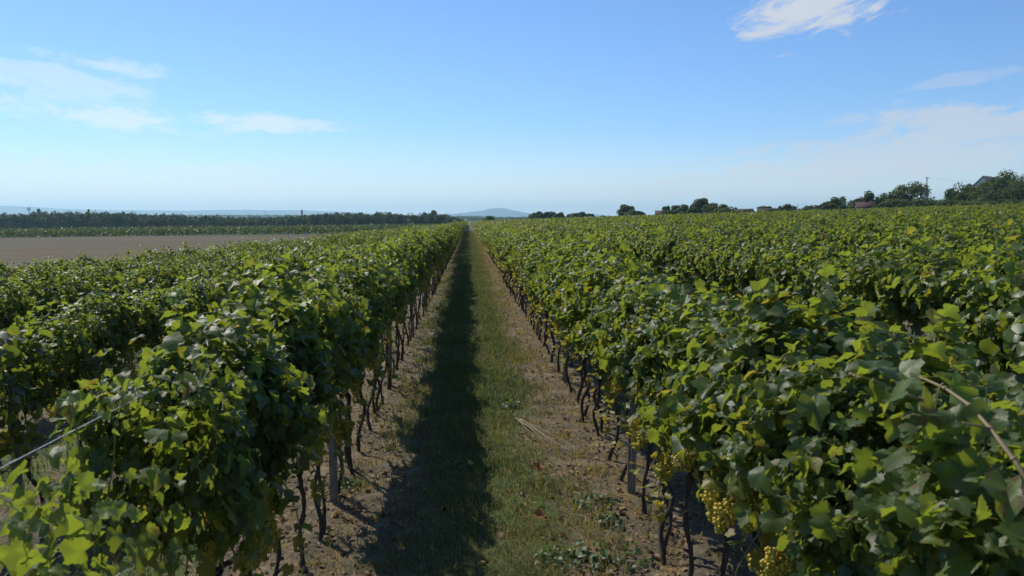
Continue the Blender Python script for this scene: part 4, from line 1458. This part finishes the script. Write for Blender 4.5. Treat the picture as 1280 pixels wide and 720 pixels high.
# ------------------------------------------------------------------ houses, poles, towers
def house(px, d, w_, dep, wall_h, roof_h, yaw, label, ridge_py=None, roof_mat=None, gable_front=False, chim=True):
    """gabled house; ridge along local X; its wall bottom is set so that the ridge shows at ridge_py"""
    X, Y, Z = at(px, d)
    if ridge_py is not None:
        wall_h = max(2.2, z_at_pix(ridge_py, d) - Z - roof_h)
    e = bpy.data.objects.new('house', None); COL.objects.link(e); e.location = (X, Y, Z); e.rotation_euler = (0, 0, yaw - math.atan2(X, Y))
    a, c = w_ / 2, dep / 2
    b = MB()
    V = [(-a, -c, -.5), (a, -c, -.5), (a, c, -.5), (-a, c, -.5), (-a, -c, wall_h), (a, -c, wall_h), (a, c, wall_h), (-a, c, wall_h), (-a, 0, wall_h + roof_h), (a, 0, wall_h + roof_h)]
    b.add(V, [np.array([(0, 1, 5, 4), (2, 3, 7, 6)]), np.array([(1, 2, 6, 9, 5), (3, 0, 4, 8, 7)])])
    wl = link('wall', b.mesh('wall', M_WALL, False), e)
    b = MB()
    ov, th = .35, .16
    for s in (-1, 1):
        sl = roof_h / c
        y0, z0 = s * (c + ov), wall_h - ov * sl + .04
        z1 = wall_h + roof_h + .04
        V = [(-a - ov, y0, z0), (a + ov, y0, z0), (a + ov, 0, z1), (-a - ov, 0, z1), (-a - ov, y0, z0 + th), (a + ov, y0, z0 + th), (a + ov, 0, z1 + th), (-a - ov, 0, z1 + th)]
        b.add(V, [np.array([(0, 3, 2, 1), (4, 5, 6, 7), (0, 1, 5, 4), (1, 2, 6, 5), (2, 3, 7, 6), (3, 0, 4, 7)])])
    rf = link('roof', b.mesh('roof', roof_mat or M_ROOF, False), e)
    if chim:
        b = MB(); b.box((-.35, .3, wall_h + roof_h * .4), (.2, .85, wall_h + roof_h + .8)); b.box((-.42, .23, wall_h + roof_h + .8), (.27, .92, wall_h + roof_h + .92))
        link('chimney', b.mesh('chimney', M_BRICK, False), rf)
    for sx in (-.25, .25):
        b = MB(); b.box((sx * w_ - .5, -c - .03, wall_h * .5 - .6), (sx * w_ + .5, -c - .004, wall_h * .5 + .6))
        wf = link('window', b.mesh('window', M_GLASS, False), e)
        b = MB()
        x_, z_ = sx * w_, wall_h * .5
        for (xa, xb, za, zb) in ((-.6, -.5, -.7, .7), (.5, .6, -.7, .7), (-.5, .5, .6, .7), (-.5, .5, -.7, -.6), (-.04, .04, -.6, .6)):
            b.box((x_ + xa, -c - .06, z_ + za), (x_ + xb, -c - .002, z_ + zb))
        link('frame', b.mesh('frame', M_WALL, False), wf)
    tag(e, label, 'house', 'houses beyond the vineyard')
    return e


house(1079, fend(1079, 15), 5.0, 5.0, 2.4, 1.5, R(8), 'white gabled house with a dark red roof behind the vines', ridge_py=253.4)
house(826, fend(827, 22), 4.2, 5.0, 2.4, 1.3, R(0), 'house of which only a low dark red roof shows', ridge_py=263.8, chim=False)
house(926, fend(926, 18), 7.0, 5.0, 2.4, .9, R(-4), 'low building with a long flat brown roof on the skyline', ridge_py=263.3, roof_mat=M_ROOFB, chim=False)
house(957, fend(957, 14), 5.0, 4.0, 2.4, .8, R(3), 'small hut with a brown roof under a rounded tree', ridge_py=261.8, roof_mat=M_ROOFB, chim=False)
house(1229, fend(1229, 42), 6.5, 5.0, 5, 2.6, R(72), 'tall house with white gable and black roof edge between trees', ridge_py=221.5, roof_mat=M_ROOFD, chim=False)


def pole(px, py_top, d, r, label, arms=True, brace=False, name='utility_pole', cat='pole'):
    X, Y, Z = at(px, d)
    H = z_at_pix(py_top, d) - Z
    e = bpy.data.objects.new(name, None); COL.objects.link(e); e.location = (X, Y, Z); e.rotation_euler = (0, 0, -math.atan2(X, Y) + .5)
    b = MB(); b.tube([(0, 0, -.5), (0, 0, H * .5), (0, 0, H)], [r * 1.25, r, r * .8], 8)
    if brace:
        b.tube([(.75, 0, -.5), (.12, 0, H * .8)], [r * .9, r * .7], 6)
    link('post', b.mesh('post', M_POLE), e)
    if arms:
        b = MB(); b.box((-.55, -r - .09, H - .35), (.55, -r - .002, H - .24))
        ar = link('crossarm', b.mesh('crossarm', M_POLE, False), e)
        for x in (-.5, 0, .5):
            b = MB(); b.tube([(x, -r - .05, H - .24), (x, -r - .05, H - .16), (x, -r - .05, H - .06)], [.03, .055, .03], 6)
            link('insulator', b.mesh('insulator', M_WALL), ar)
    tag(e, label, cat)
    return np.array([X, Y, Z + H - .1])


p1 = pole(1154.5, 221.8, fend(1154, 10), .15, 'tall braced timber utility pole beside the big round tree', brace=True)
p2 = pole(1052, 244.8, fend(1052, 14), .12, 'short utility pole in front of the loose dark tree')
p4 = pole(995.5, 255.0, fend(995, 12), .09, 'thin bare stake pole right of the airy tree', arms=False)
p5 = pole(655, 269.6, 405, .12, 'left one of two thin poles beside the first dark clump', arms=True)
p6 = pole(659, 270.6, 412, .10, 'right one of two thin poles beside the first dark clump', arms=False)
p3 = np.array([*at(1300, 215)[:2], z_at_pix(222, 215)])
for (a, c, lab) in ((p1, p3, 'thin power line running right from the tall utility pole'), (p2, np.array([*at(1100, 250)[:2], z_at_pix(251, 250)]), 'faint power line falling right from the short utility pole')):
    t_ = np.linspace(0, 1, 24)[:, None]
    pts = a + (c - a) * t_; pts[:, 2] -= (4 * 1.2 * t_ * (1 - t_))[:, 0]
    b = MB(); b.tube(pts - a, .013, 5, (0, 0, 0), False)
    o = link('power_line', b.mesh('power_line', M_ROOFD)); o.location = a
    tag(o, lab, 'power line')

# far towers
d = 2600; X, Y, Z = at(39, d); H = z_at_pix(259.0, d) - Z
e = bpy.data.objects.new('water_tower', None); COL.objects.link(e); e.location = (X, Y, Z)
b = MB(); b.tube([(0, 0, -1), (0, 0, H * .7)], [2.2, 1.8], 12); link('stem', b.mesh('stem', M_TOWER), e)
b = MB(); b.tube([(0, 0, H * .70), (0, 0, H * .76), (0, 0, H * .86), (0, 0, H * .95), (0, 0, H)], [1.8, 4.5, 5.6, 4.6, 1.4], 16); link('tank', b.mesh('tank', M_TOWER), e)
tag(e, 'tiny pale water tower above the far wood', 'water tower')
d = 1700; X, Y, Z = at(378.5, d); H = z_at_pix(261.4, d) - Z
e = bpy.data.objects.new('church_tower', None); COL.objects.link(e); e.location = (X, Y, Z)
b = MB(); b.box((-2.0, -2.0, -1), (2.0, 2.0, H * .80)); link('wall', b.mesh('wall', M_BRICK, False), e)
b = MB(); b.tube([(0, 0, H * .80), (0, 0, H * .86), (0, 0, H)], [2.9, 1.8, .15], 8); link('spire', b.mesh('spire', M_ROOFD, False), e)
tag(e, 'dark brown tower with a short spire above the wood', 'tower')
d = 1700; X, Y, Z = at(333.5, d); H = z_at_pix(262.5, d) - Z
b = MB(); b.tube([(0, 0, -1), (0, 0, H * .6), (0, 0, H)], [.8, .5, .25], 6)
for zz_ in np.linspace(H * .3, H * .9, 5):
    b.tube([(-.9, 0, zz_), (.9, 0, zz_)], [.15, .15], 4)
o = link('mast', b.mesh('mast', M_TOWER)); o.location = (X, Y, Z)
tag(o, 'thin pale mast above the wood left of the brown tower', 'mast')
